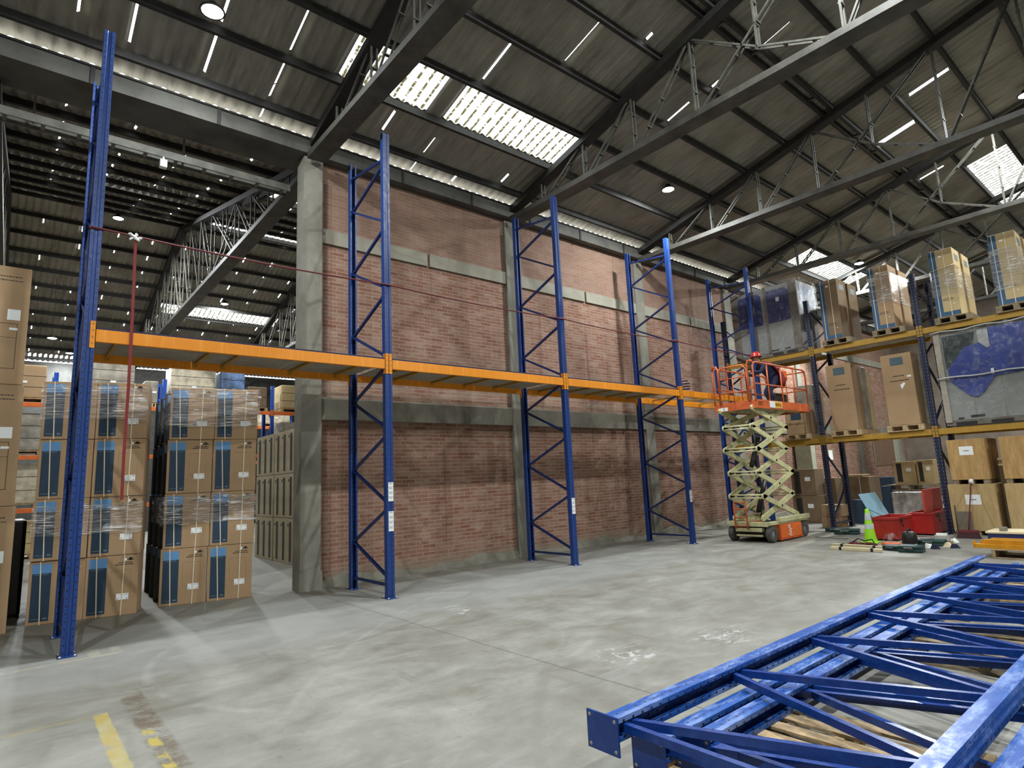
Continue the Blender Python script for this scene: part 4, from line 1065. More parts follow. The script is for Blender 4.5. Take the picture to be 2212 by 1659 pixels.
simple('carton', 'slim grey blue carton standing behind the red chests', 'carton', 16.2, 16.5, -2.22, -2.02, 0, 0.98, 'print_dark', gb)
simple('silver_bundle', 'silver film wrapped bundle on the floor behind the red chests', 'wrapped load', 16.0, 16.9, -3.0, -2.28, 0.0, 0.84, 'silver', None, 0.03)
make_pallet('weathered pallet lying on the silver bundle, carrying buff cartons', 'pallets behind the dark rack', (16.75, -2.60, 0.86), 0, L=0.9, W=1.0, mat='wood_old')
simple('carton', 'buff strapped carton with dark stripe on the pallet, left one', 'carton', 16.6, 17.1, -2.70, -2.22, 1.0, 1.56, 'tan_pale', gb, extras=ex_stripe)
simple('carton', 'buff strapped carton with dark stripe on the pallet, right one', 'carton', 16.6, 17.1, -3.08, -2.72, 1.0, 1.58, 'tan_pale', gb, extras=ex_stripe)
simple('equipment_case', 'small dark blue case standing on the far floor before the bricks', 'case', 20, 20.5, -1.06, -0.70, 0.0, 1.12, 'print_dark', None)
simple('storage_panel', 'tall pale olive panel standing against the bricks behind the lift', 'panel', 19.8, 20.1, 1.15, 1.68, 0.0, 2.6, 'olive', None)
simple('paper_notice', 'small white taped notice on the brick wall behind the dark frame', 'notice', 22.6, 22.9, 1.735, 1.757, 1.75, 2.1, 'white', None, 0.0)
t = thing('recessed_panel', 'small framed recess with pale side strip in the far brick wall', 'wall recess', (27.0, WF-0.02, 1.45))
MB().box(0, 3.0, 0, 0.016, 0, 1.2).build('recess_panel', plain('brown recess', (0.17, 0.10, 0.06), 0.8), t)
MB().box(2.35, 2.9, -0.02, 0.0, 0.05, 1.15).build('pale_strip', M['olive'], t)
MB().box(-0.05, 3.05, -0.03, 0.0, 1.2, 1.28).box(-0.05, 0.0, -0.03, 0.0, 0, 1.2).build('frame', M['concrete'], t)

# ================================================================== SCISSOR LIFT
lift = thing('scissor_lift', 'raised scissor lift with cream arms and orange basket, carrying a worker', 'scissor lift', (11.75, -0.86, 0))
cr, dk, og = M['lift_cream'], M['darkmetal'], M['lift_orange']
MB().box(0.12, 1.70, -0.36, 0.36, 0.10, 0.33).build('chassis', dk, lift, 0.01)
mb = MB(); mb.box(0.0, 0.14, -0.44, 0.44, 0.33, 0.42); mb.box(0.0, 0.12, -0.30, 0.30, 0.22, 0.30); mb.box(0.02, 0.06, -0.30, 0.30, 0.12, 0.16)
for s in (-1, 1): mb.box(0.0, 1.75, s*0.47-0.035, s*0.47+0.035, 0.36, 0.43); mb.box(0.35, 1.78, s*0.50-0.03, s*0.50+0.03, 0.40, 0.50)
mb.build('deck_rail', cr, lift, 0.006)
for (x, y) in ((0.16, -0.43), (0.16, 0.43), (1.60, -0.43), (1.60, 0.43)):
    wm = MB(); wm.lathe([(0.07, -0.045), (0.155, -0.055), (0.175, -0.04), (0.175, 0.04), (0.155, 0.055), (0.07, 0.045)], (x, y, 0.176), 28, axis='y')
    wo = wm.build('wheel', M['rubber'], lift)
    hm = MB(); hm.lathe([(0.001, -0.035), (0.05, -0.035), (0.105, -0.03), (0.115, -0.046)], (x, y, 0.176), 20, axis='y'); hm.lathe([(0.001, 0.035), (0.105, 0.03), (0.115, 0.046)], (x, y, 0.176), 20, axis='y')
    hm.build('hub', M['galv'], wo)
o = MB().box(0.40, 1.36, -0.515, -0.36, 0.06, 0.345).build('battery_door', M['lift_bright'], lift, 0.012)
mb = MB(); random.seed(2)
for k in range(9):
    a = 0.80+random.uniform(-0.035, 0.05); z = 0.09+k*0.026
    mb.box(a-0.03-random.random()*0.03, a+0.03+random.random()*0.03, -0.518, -0.515, z, z+0.017)
mb.build('white_emblem', M['white'], o)
MB().box(0.35, 1.40, -0.52, -0.38, 0.03, 0.06).build('skirt', og, lift)
MB().box(0.40, 1.36, 0.36, 0.50, 0.06, 0.345).build('battery_door', M['lift_bright'], lift, 0.012)
# ladder on the near end
mb = MB()
for y in (-0.02, 0.26): mb.tube([(-0.05, y, 0.28), (-0.05, y, 0.80), (-0.02, y, 0.86)], 0.018, 8)
for z in (0.34, 0.52, 0.70, 0.84): mb.tube([(-0.05, -0.02, z), (-0.05, 0.26, z)], 0.013, 8)
mb.build('access_ladder', og, lift)
# arms
Z = [0.50, 0.96, 1.46, 1.97, 2.46, 2.86]; xa, xb = 0.06, 1.50
offx = [(0.0, 0.0), (0.02, 0.02), (-0.05, 0.0), (-0.05, -0.05), (-0.12, -0.06), (-0.10, 0.02)]
def nd(i, right): return (xa-0+offx[i][0]*0.6 if not right else xb+offx[i][1]*0.8, Z[i])
for s in (-1, 1):
    for st in range(5):
        for outer in (0, 1):
            y = s*(0.385 if outer else 0.325)
            lo_right = (st % 2 == 0) if outer else (st % 2 == 1)
            a = nd(st, lo_right); b = nd(st+1, not lo_right)
            p = Vector((a[0], y, a[1])); q = Vector((b[0], y, b[1])); d = (q-p).normalized(); up = Vector((-d.z, 0, d.x))
            if up.z < 0: up = -up
            w = 0.055; L = (q-p).length
            prof = [(-0.03, -w), (L+0.03, -w), (L+0.06, 0), (L+0.03, w), (-0.03, w), (-0.06, 0)]
            MB().prism(prof, p+Vector((0, -0.022, 0)), d, up, (0, 0.044, 0)).build('scissor_arm', cr, lift, 0.004)
            if outer and s < 0:
                m = p.lerp(q, 0.5); MB().lathe([(0.001, -0.012), (0.022, -0.012), (0.026, 0.0)], m+Vector((0, -0.022, 0)), 12, axis='y').build('pivot_pin', M['black'], lift)
for i in range(1, 5):
    for rt in (False, True):
        a = nd(i, rt)
        for dz in (-0.035, 0.03):
            MB().tube([(a[0], -0.36, a[1]+dz), (a[0], 0.36, a[1]+dz)], 0.02, 10).build('cross_tube', cr, lift)
MB().tube([(0.5, 0, 0.62), (0.95, 0, 1.3)], 0.05, 12).build('hydraulic_cylinder', dk, lift)
MB().tube([(0.5, 0.05, 1.6), (0.95, 0.05, 2.25)], 0.05, 12).build('hydraulic_cylinder', dk, lift)
mb = MB(); mb.tube([(0.10, -0.30, 2.4), (0.08, -0.31, 1.9), (0.16, -0.28, 1.55), (0.10, -0.30, 1.45), (0.30, -0.25, 1.15), (0.18, -0.30, 0.9), (0.2, -0.2, 0.5)], 0.014, 6); mb.build('hose', M['black'], lift)
# basket
PX0, PX1, PY = 0.0, 2.52, 0.50; PZ = 2.90
MB().box(PX0+0.02, PX1-0.02, -PY+0.02, PY-0.02, PZ, PZ+0.045).build('basket_floor', M['galv'], lift)
mb = MB(); mb.box(0.1, 2.3, -0.36, -0.28, PZ-0.06, PZ); mb.box(0.1, 2.3, 0.28, 0.36, PZ-0.06, PZ); mb.build('floor_rail', cr, lift)
mb = MB()
for (a, b, c, d) in ((PX0, PX1, -PY, -PY+0.02), (PX0, PX1, PY-0.02, PY), (PX0, PX0+0.02, -PY+0.02, PY-0.02), (PX1-0.02, PX1, -PY+0.02, PY-0.02)):
    mb.box(a, b, c, d, PZ-0.06, PZ+0.13)
mb.build('toe_board', og, lift, 0.004)
ZT, ZM = PZ+0.96, PZ+0.48
def rail_side(y):
    mb = MB(); R = 0.020
    mb.tube([(0.0, y, PZ+0.1), (0.0, y, ZT-0.10), (0.05, y, ZT-0.02), (0.13, y, ZT), (1.25, y, ZT), (2.36, y, ZT), (2.46, y, ZT-0.03), (2.50, y, ZT-0.12), (2.50, y, PZ+0.1)], R, 8)
    mb.tube([(0.0, y, ZM), (2.5, y, ZM)], R*0.85, 8)
    for x in (0.62, 1.25, 1.88): mb.tube([(x, y, PZ+0.1), (x, y, ZT)], R*0.8, 8)
    mb.build('guard_rail', og, lift)
rail_side(-PY+0.01); rail_side(PY-0.01)
mb = MB(); y0, y1 = -PY+0.01, PY-0.01
for x in (0.0,):
    mb.tube([(x, y0, ZT), (x, y0+0.04, ZT+0.03), (x, y0+0.10, ZT+0.02), (x, y0+0.13, ZT-0.06), (x, y0+0.13, PZ+0.1)], 0.024, 8)
    mb.tube([(x, y1, ZT-0.05), (x, y1-0.04, ZT+0.02), (x, y1-0.10, ZT+0.02), (x, y1-0.14, ZT-0.06), (x, y1-0.14, PZ+0.1)], 0.024, 8)
    mb.box(x-0.015, x+0.015, y0, y0+0.14, PZ+0.36, PZ+0.42); mb.box(x-0.015, x+0.015, y1-0.15, y1, PZ+0.30, PZ+0.36)
mb.build('gate_post', og, lift)
g_ = MB(); x = -0.015
g_.tube([(x, y0+0.15, PZ+0.12), (x, y0+0.15, ZT-0.14), (x, y0+0.24, ZT-0.04), (x, y1-0.24, ZT-0.04), (x, y1-0.16, ZT-0.12), (x, y1-0.16, PZ+0.12)], 0.018, 8)
g_.tube([(x, y0+0.15, ZM+0.18), (x, y1-0.16, ZM+0.18)], 0.014, 8); g_.tube([(x, y0+0.15, ZM-0.14), (x, y1-0.16, ZM-0.14)], 0.014, 8); g_.tube([(x, 0.0, ZM+0.18), (x, 0.0, PZ+0.12)], 0.013, 8)
g_.build('entry_gate', og, lift)
mb = MB(); mb.tube([(PX1-0.01, y0, ZT-0.03), (PX1-0.01, y1, ZT-0.03)], 0.018, 8); mb.tube([(PX1-0.01, y0, ZM), (PX1-0.01, y1, ZM)], 0.016, 8); mb.tube([(PX1-0.01, 0, ZT-0.03), (PX1-0.01, 0, PZ+0.1)], 0.016, 8)
mb.build('end_rail', og, lift)
MB().box(1.72, 1.98, -0.30, -0.02, ZT-0.26, ZT-0.02).build('control_box', M['lift_bright'], lift, 0.01)
mb = MB().box(-0.004, 0.0, y1-0.30, y1-0.22, PZ-0.05, PZ+0.03); mb.box(-0.004, 0.0, y1-0.20, y1-0.12, PZ-0.05, PZ+0.03); mb.build('white_sticker', M['white'], lift)
def text_mesh(name, s, size, mat, parent, mtx, ext=0.002):
    cu = bpy.data.curves.new(name, 'FONT'); cu.body = s; cu.size = size; cu.extrude = ext
    o = bpy.data.objects.new(name, cu); me = bpy.data.meshes.new_from_object(o); bpy.data.objects.remove(o)
    me.name = name; me.materials.clear(); me.materials.append(mat)
    o = bpy.data.objects.new(name, me); COL.objects.link(o); o.parent = parent; _kids.setdefault(parent.name, []).append(o)
    o.matrix_local = mtx; return o
RX = Matrix(((1, 0, 0, 0), (0, 0, -1, 0), (0, 1, 0, 0), (0, 0, 0, 1)))   # text readable from -y
text_mesh('lettering', 'ERT', 0.13, M['black'], lift, Matrix.Translation((0.07, -PY-0.001, PZ+0.0))@RX)
sg = MB().box(0.56, 1.12, -PY-0.008, -PY-0.001, PZ-0.03, PZ+0.115).build('sign_plate', M['white'], lift)
mb = MB().box(0.80, 1.10, -PY-0.011, -PY-0.008, PZ-0.02, PZ+0.105).build('yellow_patch', M['yellow_beam'], sg)
text_mesh('sign_text', 'RENTA', 0.085, M['black'], sg, Matrix.Translation((0.80, -PY-0.012, PZ+0.01))@RX)

# ---- people (skin modifier bodies)
def skinbody(name, chain, parent, mat, sub=2):
    """chain: dict key -> (pos, r, parent key)"""
    keys = list(chain); idx = {k: i for i, k in enumerate(keys)}
    me = bpy.data.meshes.new(name)
    me.from_pydata([chain[k][0] for k in keys], [(idx[k], idx[chain[k][2]]) for k in keys if chain[k][2]], [])
    me.materials.append(mat)
    o = bpy.data.objects.new(name, me); COL.objects.link(o)
    o.parent = parent; _kids.setdefault(parent.name, []).append(o)
    md = o.modifiers.new('skin', 'SKIN'); sv = me.skin_vertices[0].data if me.skin_vertices else None
    if sv is None:
        pass
    md2 = o.modifiers.new('sub', 'SUBSURF'); md2.levels = sub; md2.render_levels = sub
    md.use_smooth_shade = True
    return o, idx
def skin_ops(o, chain, idx, root):
    me = o.data
    if not me.skin_vertices:
        bpy.context.view_layer.objects.active = o
        bpy.ops.mesh.customdata_skin_add()
    sv = me.skin_vertices[0].data
    for k, (p, rr, pa) in chain.items():
        sv[idx[k]].radius = rr if isinstance(rr, tuple) else (rr, rr)
        sv[idx[k]].use_root = (k == root)
def person(label, loc, rz, shirt, helmet=True):
    t = thing('person', label, 'person', loc, rz)
    # local: faces -x, bent forward; scale of an adult, knees and hips bent
    J = {'pelvis': ((0.10, 0, 0.66), (0.125, 0.15), None), 'waist': ((0.03, 0, 0.80), (0.11, 0.14), 'pelvis'), 'chest': ((-0.10, 0, 0.95), (0.12, 0.16), 'waist'), 'neckb': ((-0.20, 0, 1.05), (0.07, 0.075), 'chest')}
    for s, n in ((-1, 'l'), (1, 'r')):
        J['hip'+n] = ((0.08, s*0.10, 0.60), 0.09, 'pelvis'); J['knee'+n] = ((-0.10, s*0.13, 0.36), 0.062, 'hip'+n)
        J['ank'+n] = ((0.06, s*0.13, 0.08), 0.042, 'knee'+n); J['toe'+n] = ((-0.10, s*0.14, 0.04), 0.036, 'ank'+n)
        J['sh'+n] = ((-0.16, s*0.19, 0.98), 0.062, 'chest'); J['el'+n] = ((-0.30, s*0.24, 0.80), 0.046, 'sh'+n); J['wr'+n] = ((-0.48, s*0.17, 0.84), 0.032, 'el'+n)
    o, idx = skinbody('clothed_body', J, t, shirt); skin_ops(o, J, idx, 'pelvis')
    H = {'nk': ((-0.20, 0, 1.06), 0.055, None), 'jaw': ((-0.27, 0, 1.12), (0.062, 0.07), 'nk'), 'face': ((-0.285, 0, 1.19), (0.085, 0.078), 'jaw'), 'crown': ((-0.27, 0, 1.25), (0.08, 0.078), 'face')}
    o, idx = skinbody('head', H, t, M['skin']); skin_ops(o, H, idx, 'nk')
    mb = MB(); mb.lathe([(0.016, -0.375), (0.012, -0.362), (0.008, -0.350)], (0, 0, 1.165), 8, axis='x'); mb.build('nose', M['skin'], t)
    mb = MB()
    for s in (-1, 1): mb.box(-0.372, -0.362, s*0.032-0.011, s*0.032+0.011, 1.185, 1.197)
    mb.build('eye', M['ink'], t)
    MB().box(-0.366, -0.356, -0.022, 0.022, 1.118, 1.126).build('mouth', M['maroon'], t)
    mb = MB()
    for s in (-1, 1): mb.tube([(-0.27, s*0.082, 1.15), (-0.262, s*0.092, 1.175), (-0.27, s*0.084, 1.20)], 0.012, 6)
    mb.build('ear', M['skin'], t)
    for s in (-1, 1):
        w = Vector((-0.48, s*0.17, 0.84)); Hn = {'w': (tuple(w), 0.026, None), 'p': (tuple(w+Vector((-0.07, -s*0.01, 0.0))), (0.018, 0.036), 'w')}
        for k in range(4):
            b = w+Vector((-0.10, (k-1.5)*0.021, 0.0)); L = (0.03, 0.036, 0.034, 0.027)[k]
            Hn['a%d' % k] = (tuple(b), 0.0095, 'p'); Hn['b%d' % k] = (tuple(b+Vector((-L, 0, -0.012))), 0.009, 'a%d' % k); Hn['c%d' % k] = (tuple(b+Vector((-L-0.012, 0, -0.036))), 0.008, 'b%d' % k)
        Hn['t1'] = (tuple(w+Vector((-0.045, -s*0.042, -0.01))), 0.010, 'p'); Hn['t2'] = (tuple(w+Vector((-0.085, -s*0.052, -0.03))), 0.0085, 't1')
        o, idx = skinbody('hand', Hn, t, M['skin'], 1); skin_ops(o, Hn, idx, 'w')
    if helmet:
        mb = MB(); prof = [(0.001, 0.118)]+[(0.118*math.sin(a*PI/16), 0.118*math.cos(a*PI/16)) for a in range(1, 8)]+[(0.122, 0.0), (0.140, -0.012), (0.138, -0.018), (0.115, -0.006)]
        mb.lathe(prof, (-0.27, 0, 1.225), 24)
        mb.tube([(-0.38, 0.05, 1.22), (-0.41, 0.0, 1.215), (-0.38, -0.05, 1.22)], 0.018, 6)
        h = mb.build('safety_helmet', M['helmet'], t); h['label'] = 'red safety helmet'
    return t, J
pt, J = person('worker in a red safety helmet bending over in the orange lift basket', (13.08, -1.06, PZ+0.046), -0.75, M['navycloth'])
# maroon jacket back panel hanging over the worker's back and hips
mb = MB(); b = 0
rings = [((-0.17, 1.06), 0.10, 0.19), ((-0.04, 1.0), 0.14, 0.215), ((0.10, 0.90), 0.16, 0.21), ((0.20, 0.74), 0.165, 0.20), ((0.24, 0.58), 0.15, 0.21), ((0.22, 0.46), 0.13, 0.22)]
n = 16
for (cx, cz), ra, rb in rings:
    for k in range(n):
        a = PI*k/(n-1)-PI/2; mb.v.append((cx-0.05+ra*0.85*math.cos(a), rb*math.sin(a), cz-0.02*math.cos(a*3)))
for i in range(len(rings)-1):
    for k in range(n-1): mb.f.append((i*n+k, i*n+k+1, (i+1)*n+k+1, (i+1)*n+k)); mb.m.append(0); mb.sm.append(True)
jk = mb.build('jacket_back', plain('maroon jacket cloth', (0.20, 0.018, 0.025), 0.55, var=0.3), pt)
so = jk.modifiers.new('solid', 'SOLIDIFY'); so.thickness = 0.012
# boxes in the basket
t = thing('tool_crate', 'black tool crate standing on the lift basket floor', 'crate', (12.95, -1.22, PZ+0.046))
MB().box(0, 0.52, 0, 0.24, 0, 0.30).build('body', M['black'], t, 0.02); MB().box(0.1, 0.42, 0.1, 0.14, 0.30, 0.33).build('handle', M['darkmetal'], t)
t = thing('cord_bundle', 'dark purple coil of webbing lying on the amber beam beside the lift basket', 'coil', (11.45, 0.3, ZB+0.145))
MB().tube([(0.12*math.cos(k*0.6), 0.12*math.sin(k*0.6)-0.1, 0.02+0.012*k*0.5) for k in range(40)], 0.016, 6).build('webbing', plain('dark purple webbing', (0.03, 0.01, 0.035), 0.7), t)
MB().box(-0.16, 0.16, -0.24, 0.06, -0.0, 0.012).build('board', M['deck'], t)

# ================================================================== CARTONS LEFT OF THE WALL
CW, CH, CDp = 0.595, 0.778, 0.56
M['shade_side'] = plain('carton side painted as shade', (0.035, 0.028, 0.020), 0.45, var=0.3, bump=0.3, bscale=10)  # near-black colour paints the shade on the deeper carton rows
def make_carton(label, group, body='tan'):
    """front face at local y=0 looking to -y, x 0..CW"""
    t = thing('strapped_carton', label, 'carton', (0, 0, 0), 0, group)
    MB().box(0, CW, 0, CDp, 0, CH).build('body', M[body], t, 0.006)
    mb = MB()
    mb.box(0.035, 0.235, -0.0012, 0.001, 0.04, CH-0.15, 0); mb.box(0.035, 0.235, -0.0012, 0.001, CH-0.15, CH-0.03, 1)
    mb.box(0.175, 0.215, -0.002, -0.0012, 0.065, 0.080, 2); mb.box(0.05, 0.14, -0.002, -0.0012, 0.068, 0.074, 2)
    mb.box(0.06, 0.20, -0.002, -0.0012, CH-0.168, CH-0.163, 2)
    mb.build('printed_panel', [M['print_dark'], M['print_sky'], M['inkgrey']], t)['label'] = 'dark blue printed panel with a sky blue band'
    mb = MB()
    mb.lathe([(0.001, 0.0), (0.018, 0.0)], (0.50, -0.002, CH-0.055), 14, axis='y')
    for k in range(3): mb.box(0.46+0.012*k, 0.54-0.012*k, -0.002, 0.0, CH-0.068+0.012*k, CH-0.060+0.012*k)
    random.seed(4)
    for (z, x0, x1) in ((CH-0.105, 0.36, 0.53), (CH-0.130, 0.33, 0.54)):
        k = x0
        while k < x1:
            d = random.uniform(0.012, 0.03); mb.box(k, min(k+d, x1), -0.0015, 0.0, z, z+0.012); k += d+0.006
    for (cx, cz) in ((0.40, 0.42),):     # faint printed drawing of the unit
        for (a, b_, c_, d_) in ((-0.11, 0.11, 0.16, 0.163), (-0.11, 0.11, -0.16, -0.157), (-0.112, -0.109, -0.16, 0.16), (0.109, 0.112, -0.16, 0.16)):
            mb.box(cx+a, cx+b_, -0.0011, 0.0, cz+c_, cz+d_, 1)
    mb.build('printed_marks', [M['ink'], plain('faint brown print', (0.24, 0.16, 0.09), 0.8)], t)
    MB().box(0.43, 0.455, -0.004, 0.0, CH-0.075, CH-0.045).build('small_square_sticker', M['white'], t)
    mb = MB(); mb.box(0.355, 0.495, -0.004, 0.0, 0.20, 0.28, 0)
    mb.box(0.365, 0.38, -0.0046, -0.004, 0.21, 0.222, 1); mb.box(0.465, 0.485, -0.0046, -0.004, 0.262, 0.272, 1); mb.box(0.47, 0.485, -0.0046, -0.004, 0.21, 0.22, 1); mb.box(0.40, 0.45, -0.0046, -0.004, 0.262, 0.266, 1)
    mb.build('sticker', [M['white'], M['inkgrey']], t)['label'] = 'white sticker'
    mb = MB()
    mb.bar((0.145, -0.004, 0), (0.115, -0.004, CH), 0.012, 0.003, (0, 1, 0)); mb.bar((0.415, -0.006, 0), (0.43, -0.006, CH), 0.012, 0.003, (0, 1, 0))
    mb.box(0.11, 0.122, 0, CDp, CH, CH+0.003); mb.box(0.425, 0.437, 0, CDp, CH, CH+0.003)
    mb.build('packing_strap', M['strap'], t)
    return t
A0 = math.atan2(-0.25, 1.0)
ux = Vector((math.cos(A0), math.sin(A0), 0)); uy = Vector((-math.sin(A0), math.cos(A0), 0))
lv = ['bottom', 'second', 'third', 'top']; rowd = ['front', 'second row back', 'third row back', 'rearmost row']
proto = None; proto_d = None
for gi, (org, gname) in enumerate((((-0.235, 2.285), 'left stack'), ((1.225, 2.235), 'right stack'))):
    for d in range(4):
        for lev in range(4):
            for c in range(2):
                if d > 0 and c == 1 and lev < 3: continue      # fully hidden behind the front ones
                lab = 'strapped carton with dark blue panel, %s %s column of the %s, %s' % (lv[lev], ['left', 'right'][c], gname, rowd[d])
                if d > 0: lab = 'shade-coloured carton at %s level of the %s, %s column, %s' % (lv[lev], gname, ['left', 'right'][c], rowd[d])
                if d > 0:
                    if proto_d is None: proto_d = make_carton(lab, 'shade-coloured cartons behind the front ones', 'shade_side'); t = proto_d
                    else: t = dup(proto_d, lab, group='shade-coloured cartons behind the front ones')
                elif proto is None: proto = make_carton(lab, 'strapped cartons by the opening'); t = proto
                else: t = dup(proto, lab, group='strapped cartons by the opening')
                random.seed(gi*100+d*20+lev*4+c)
                jx = random.uniform(-0.004, 0.004)+(0.012*lev if gi == 1 else 0.002*lev); jy = random.uniform(-0.012, 0.012)
                p = Vector((org[0], org[1], 0))+ux*(c*(CW+0.008)+jx-d*0.112)+uy*(d*(CDp+0.022)+jy)
                t.location = (p.x, p.y, lev*0.7835+0.0); t.rotation_euler = (0, 0, A0+random.uniform(-0.004, 0.004))
# stretch film bands
def film_band(label, org, z0, z1, W, D, e=0.014, slope=0.0, mat='film'):
    mb = MB(); k = 0.39; P = [(-e, -e), (W+e, -e), (W+e-k, D+e), (-e-k, D+e)]
    Wn = 10; random.seed(int(z0*100)+int(org[0]*10))
    for a, b in zip(P, P[1:]+P[:1]):
        bb = len(mb.v); av = Vector((a[0], a[1], 0)); bv = Vector((b[0], b[1], 0)); nrm = (bv-av).cross(Vector((0, 0, 1))).normalized()
        for i in range(Wn+1):
            for j in range(9):
                p = av.lerp(bv, i/Wn)+nrm*(random.uniform(0, 0.006) if 0 < i < Wn else 0); z = z0+(z1-z0)*j/8+slope*i/Wn*(0)+(random.uniform(-0.02, 0.02) if j in (0, 8) else 0)
                mb.v.append((p.x, p.y, z))
        for i in range(Wn):
            for j in range(8):
                q = bb+i*9+j; mb.f.append((q, q+9, q+10, q+1)); mb.m.append(0); mb.sm.append(True)
    o = mb.build('stretch_film', M[mat]); o.location = (org[0], org[1], 0); o.rotation_euler = (0, 0, A0)
    return tag(o, label, 'stretch film', 'film bands on the cartons')
W2 = 2*CW+0.015; D2 = 4*CDp+0.05
film_band('clear stretch film band round the top of the left carton stack', (-0.235, 2.285), 2.62, 3.08, W2, D2)
film_band('clear stretch film band round the lower middle of the left carton stack', (-0.235, 2.285), 1.08, 1.48, W2, D2)
film_band('clear stretch film wrapped round the top of the right carton stack', (1.27, 2.235), 2.55, 3.12, W2, D2)
film_band('clear stretch film band round the lower middle of the right carton stack', (1.245, 2.235), 1.12, 1.52, W2, D2)
# leftmost tall plain cartons
for i, (z0, z1, l) in enumerate(((0.0, 1.50, 'bottom'), (1.505, 3.01, 'middle'), (3.015, 4.55, 'top'))):
    t = thing('tall_plain_carton', 'tall plain brown carton at the left picture edge, %s of three' % l, 'carton', (-1.45, 1.95+0.01*i, z0), 0, 'plain cartons at the left edge')
    x1 = 1.035-0.02*i
    MB().box(0, x1, 0, 0.95, 0, z1-z0).build('body', M['tan'], t, 0.008)
    mb = MB(); a, b = 0.20, 0.935-0.02*i
    for (p, q, r_, s_) in ((a, b, 0.20, 0.206), (a, b, 0.78, 0.786), (b-0.006, b, 0.20, 0.78), (a, b, 0.60, 0.604)): mb.box(p, q, -0.0015, 0.001, r_, s_)
    mb.build('printed_frame', M['ink'], t)
    mb = MB(); random.seed(31)
    for z in (z1-z0-0.14, z1-z0-0.19):
        k = b-0.32
        while k < b: d = random.uniform(0.015, 0.035); mb.box(k, k+d, -0.0015, 0.001, z, z+0.012); k += d+0.008
    mb.build('printed_text', M['ink'], t)
    MB().box(b-0.11, b+0.02, -0.003, 0.001, 0.83, 0.97).build('sticker', M['white'], t); MB().box(b-0.08, b-0.0, -0.003, 0.001, 0.70, 0.73).build('sticker', M['white'], t)
simple('dark_wrapped_load', 'black wrapped load on the floor between the plain cartons and the left stack', 'wrapped load', -0.85, -0.27, 3.2, 4.2, 0.0, 1.30, 'dark_wrap', None, 0.04)
# buff cartons standing sideways beyond the column
def ex_side(t, D, W, H):
    MB().box(-0.003, 0.001, W*0.30, W*0.58, 0.06, H*0.92).build('printed_stripe', M['kraft_stripe'], t)
    MB().box(-0.003, 0.001, W*0.68, W*0.80, H*0.82, H*0.88).build('logo', M['ink'], t)
first = simple('buff_carton', 'x', 'carton', 4.15, 4.7, 5.1, 5.525, 0, 0.945, 'kraft', 'buff cartons beyond the column', extras=ex_side)
lv3 = ['bottom', 'middle', 'top']
for j in range(6):
    for k in range(3):
        lab = 'buff carton with black stripe beyond the concrete column, %s level, %s from the column' % (lv3[k], ORD[j])
        t = first if (j, k) == (0, 0) else dup(first, lab, group='buff cartons beyond the column')
        t['label'] = lab; t.location = (4.15+0.008*((j*7+k*3) % 3), 5.10+j*0.433, k*0.953+0.0)
# far blue and orange racking of the next bay
nf = [((0, 0.3), (1, 0.3)), ((0, 0.4), (1, 1.2)), ((1, 1.3), (0, 2.1)), ((0, 2.2), (1, 3.0)), ((1, 3.1), (0, 3.9)), ((0, 4.0), (1, 4.7))]
fr = make_frame('far_rack_frame', 'blue frame of the far orange beam racking, behind the plain left cartons', 'rack frame', 'far blue frames', H=5.2, D=1.0, mats=('far_blue', 'far_blue'), nodes=nf, loc=(-2.6, 13.6, 0))
fx = [-2.6, 0.35, 3.10, 6.45, 9.4]
for x, l in zip(fx[1:], ('behind the tall blue upright', 'in the gap between the two carton stacks', 'beside the concrete end column', 'hidden behind the brick wall')):
    dup(fr, 'blue frame of the far orange beam racking, '+l, (x, 13.6, 0))
for i in range(4):
    a, b = fx[i]+0.053, fx[i+1]-0.053
    for z, l in ((1.25, 'lowest'), (2.70, 'middle'), (4.18, 'upper')):
        beam('orange_rack_beam', a, b, 13.6, z, '%s orange beam of the far racking, %s' % (l, ['left end bay', 'bay behind the left carton stack', 'bay behind the right carton stack', 'bay next to the concrete end column'][i]), 'far orange beams', 'red_beam', h=0.12, conn_h=0.22)
def far_load(label, x0, x1, z, h, mat, y=13.65):
    rack_p = thing('wooden_pallet', 'pallet under the '+label.replace(' of the far racking', '').replace(' on the far racking', '').replace('small dusty', 'dusty').replace('brown and pale', 'brown'), 'pallet', (x0, y, z), 0, 'pallets on the far racking')
    W = x1-x0
    MB().box(0, W, 0, 0.95, 0.11, 0.13).box(0, W, 0, 0.95, 0.0, 0.015).build('deck', M['wood'], rack_p)
    MB().box(0, 0.1, 0, 0.95, 0.015, 0.11).box(W/2-0.06, W/2+0.06, 0, 0.95, 0.015, 0.11).box(W-0.1, W, 0, 0.95, 0.015, 0.11).build('block_row', M['wood'], rack_p)
    t = thing('wrapped_load', label, 'wrapped load', (x0+0.02, y+0.02, z+0.132), 0, 'loads on the far racking')
    n = max(1, int(h/0.28)); hh = h/n
    MB().box(0, W-0.04, 0, 0.9, 0, h).build('stack', M[mat], t, 0.03)
    mb = MB()
    for k in range(1, n): mb.box(-0.002, W-0.038, -0.003, 0.0, k*hh-0.006, k*hh+0.006)
    if n > 1: mb.build('carton_joint', M['ink'], t)
    MB().box(W*0.45, W*0.45+0.14, -0.005, 0.001, h*0.45, h*0.45+0.06).build('label', M['white'], t)
ZF = 4.302
far_load('brown carton high on the far racking, above the left carton stack', -0.95, 0.15, ZF, 0.95, 'tan')
far_load('brown and pale wrapped load high on the far racking, behind the hanging strap', 1.10, 2.30, ZF, 1.28, 'wrapped')
far_load('small dusty load high on the far racking, left of the pale wrapped cartons', 2.55, 2.95, ZF, 0.7, 'wrapped')
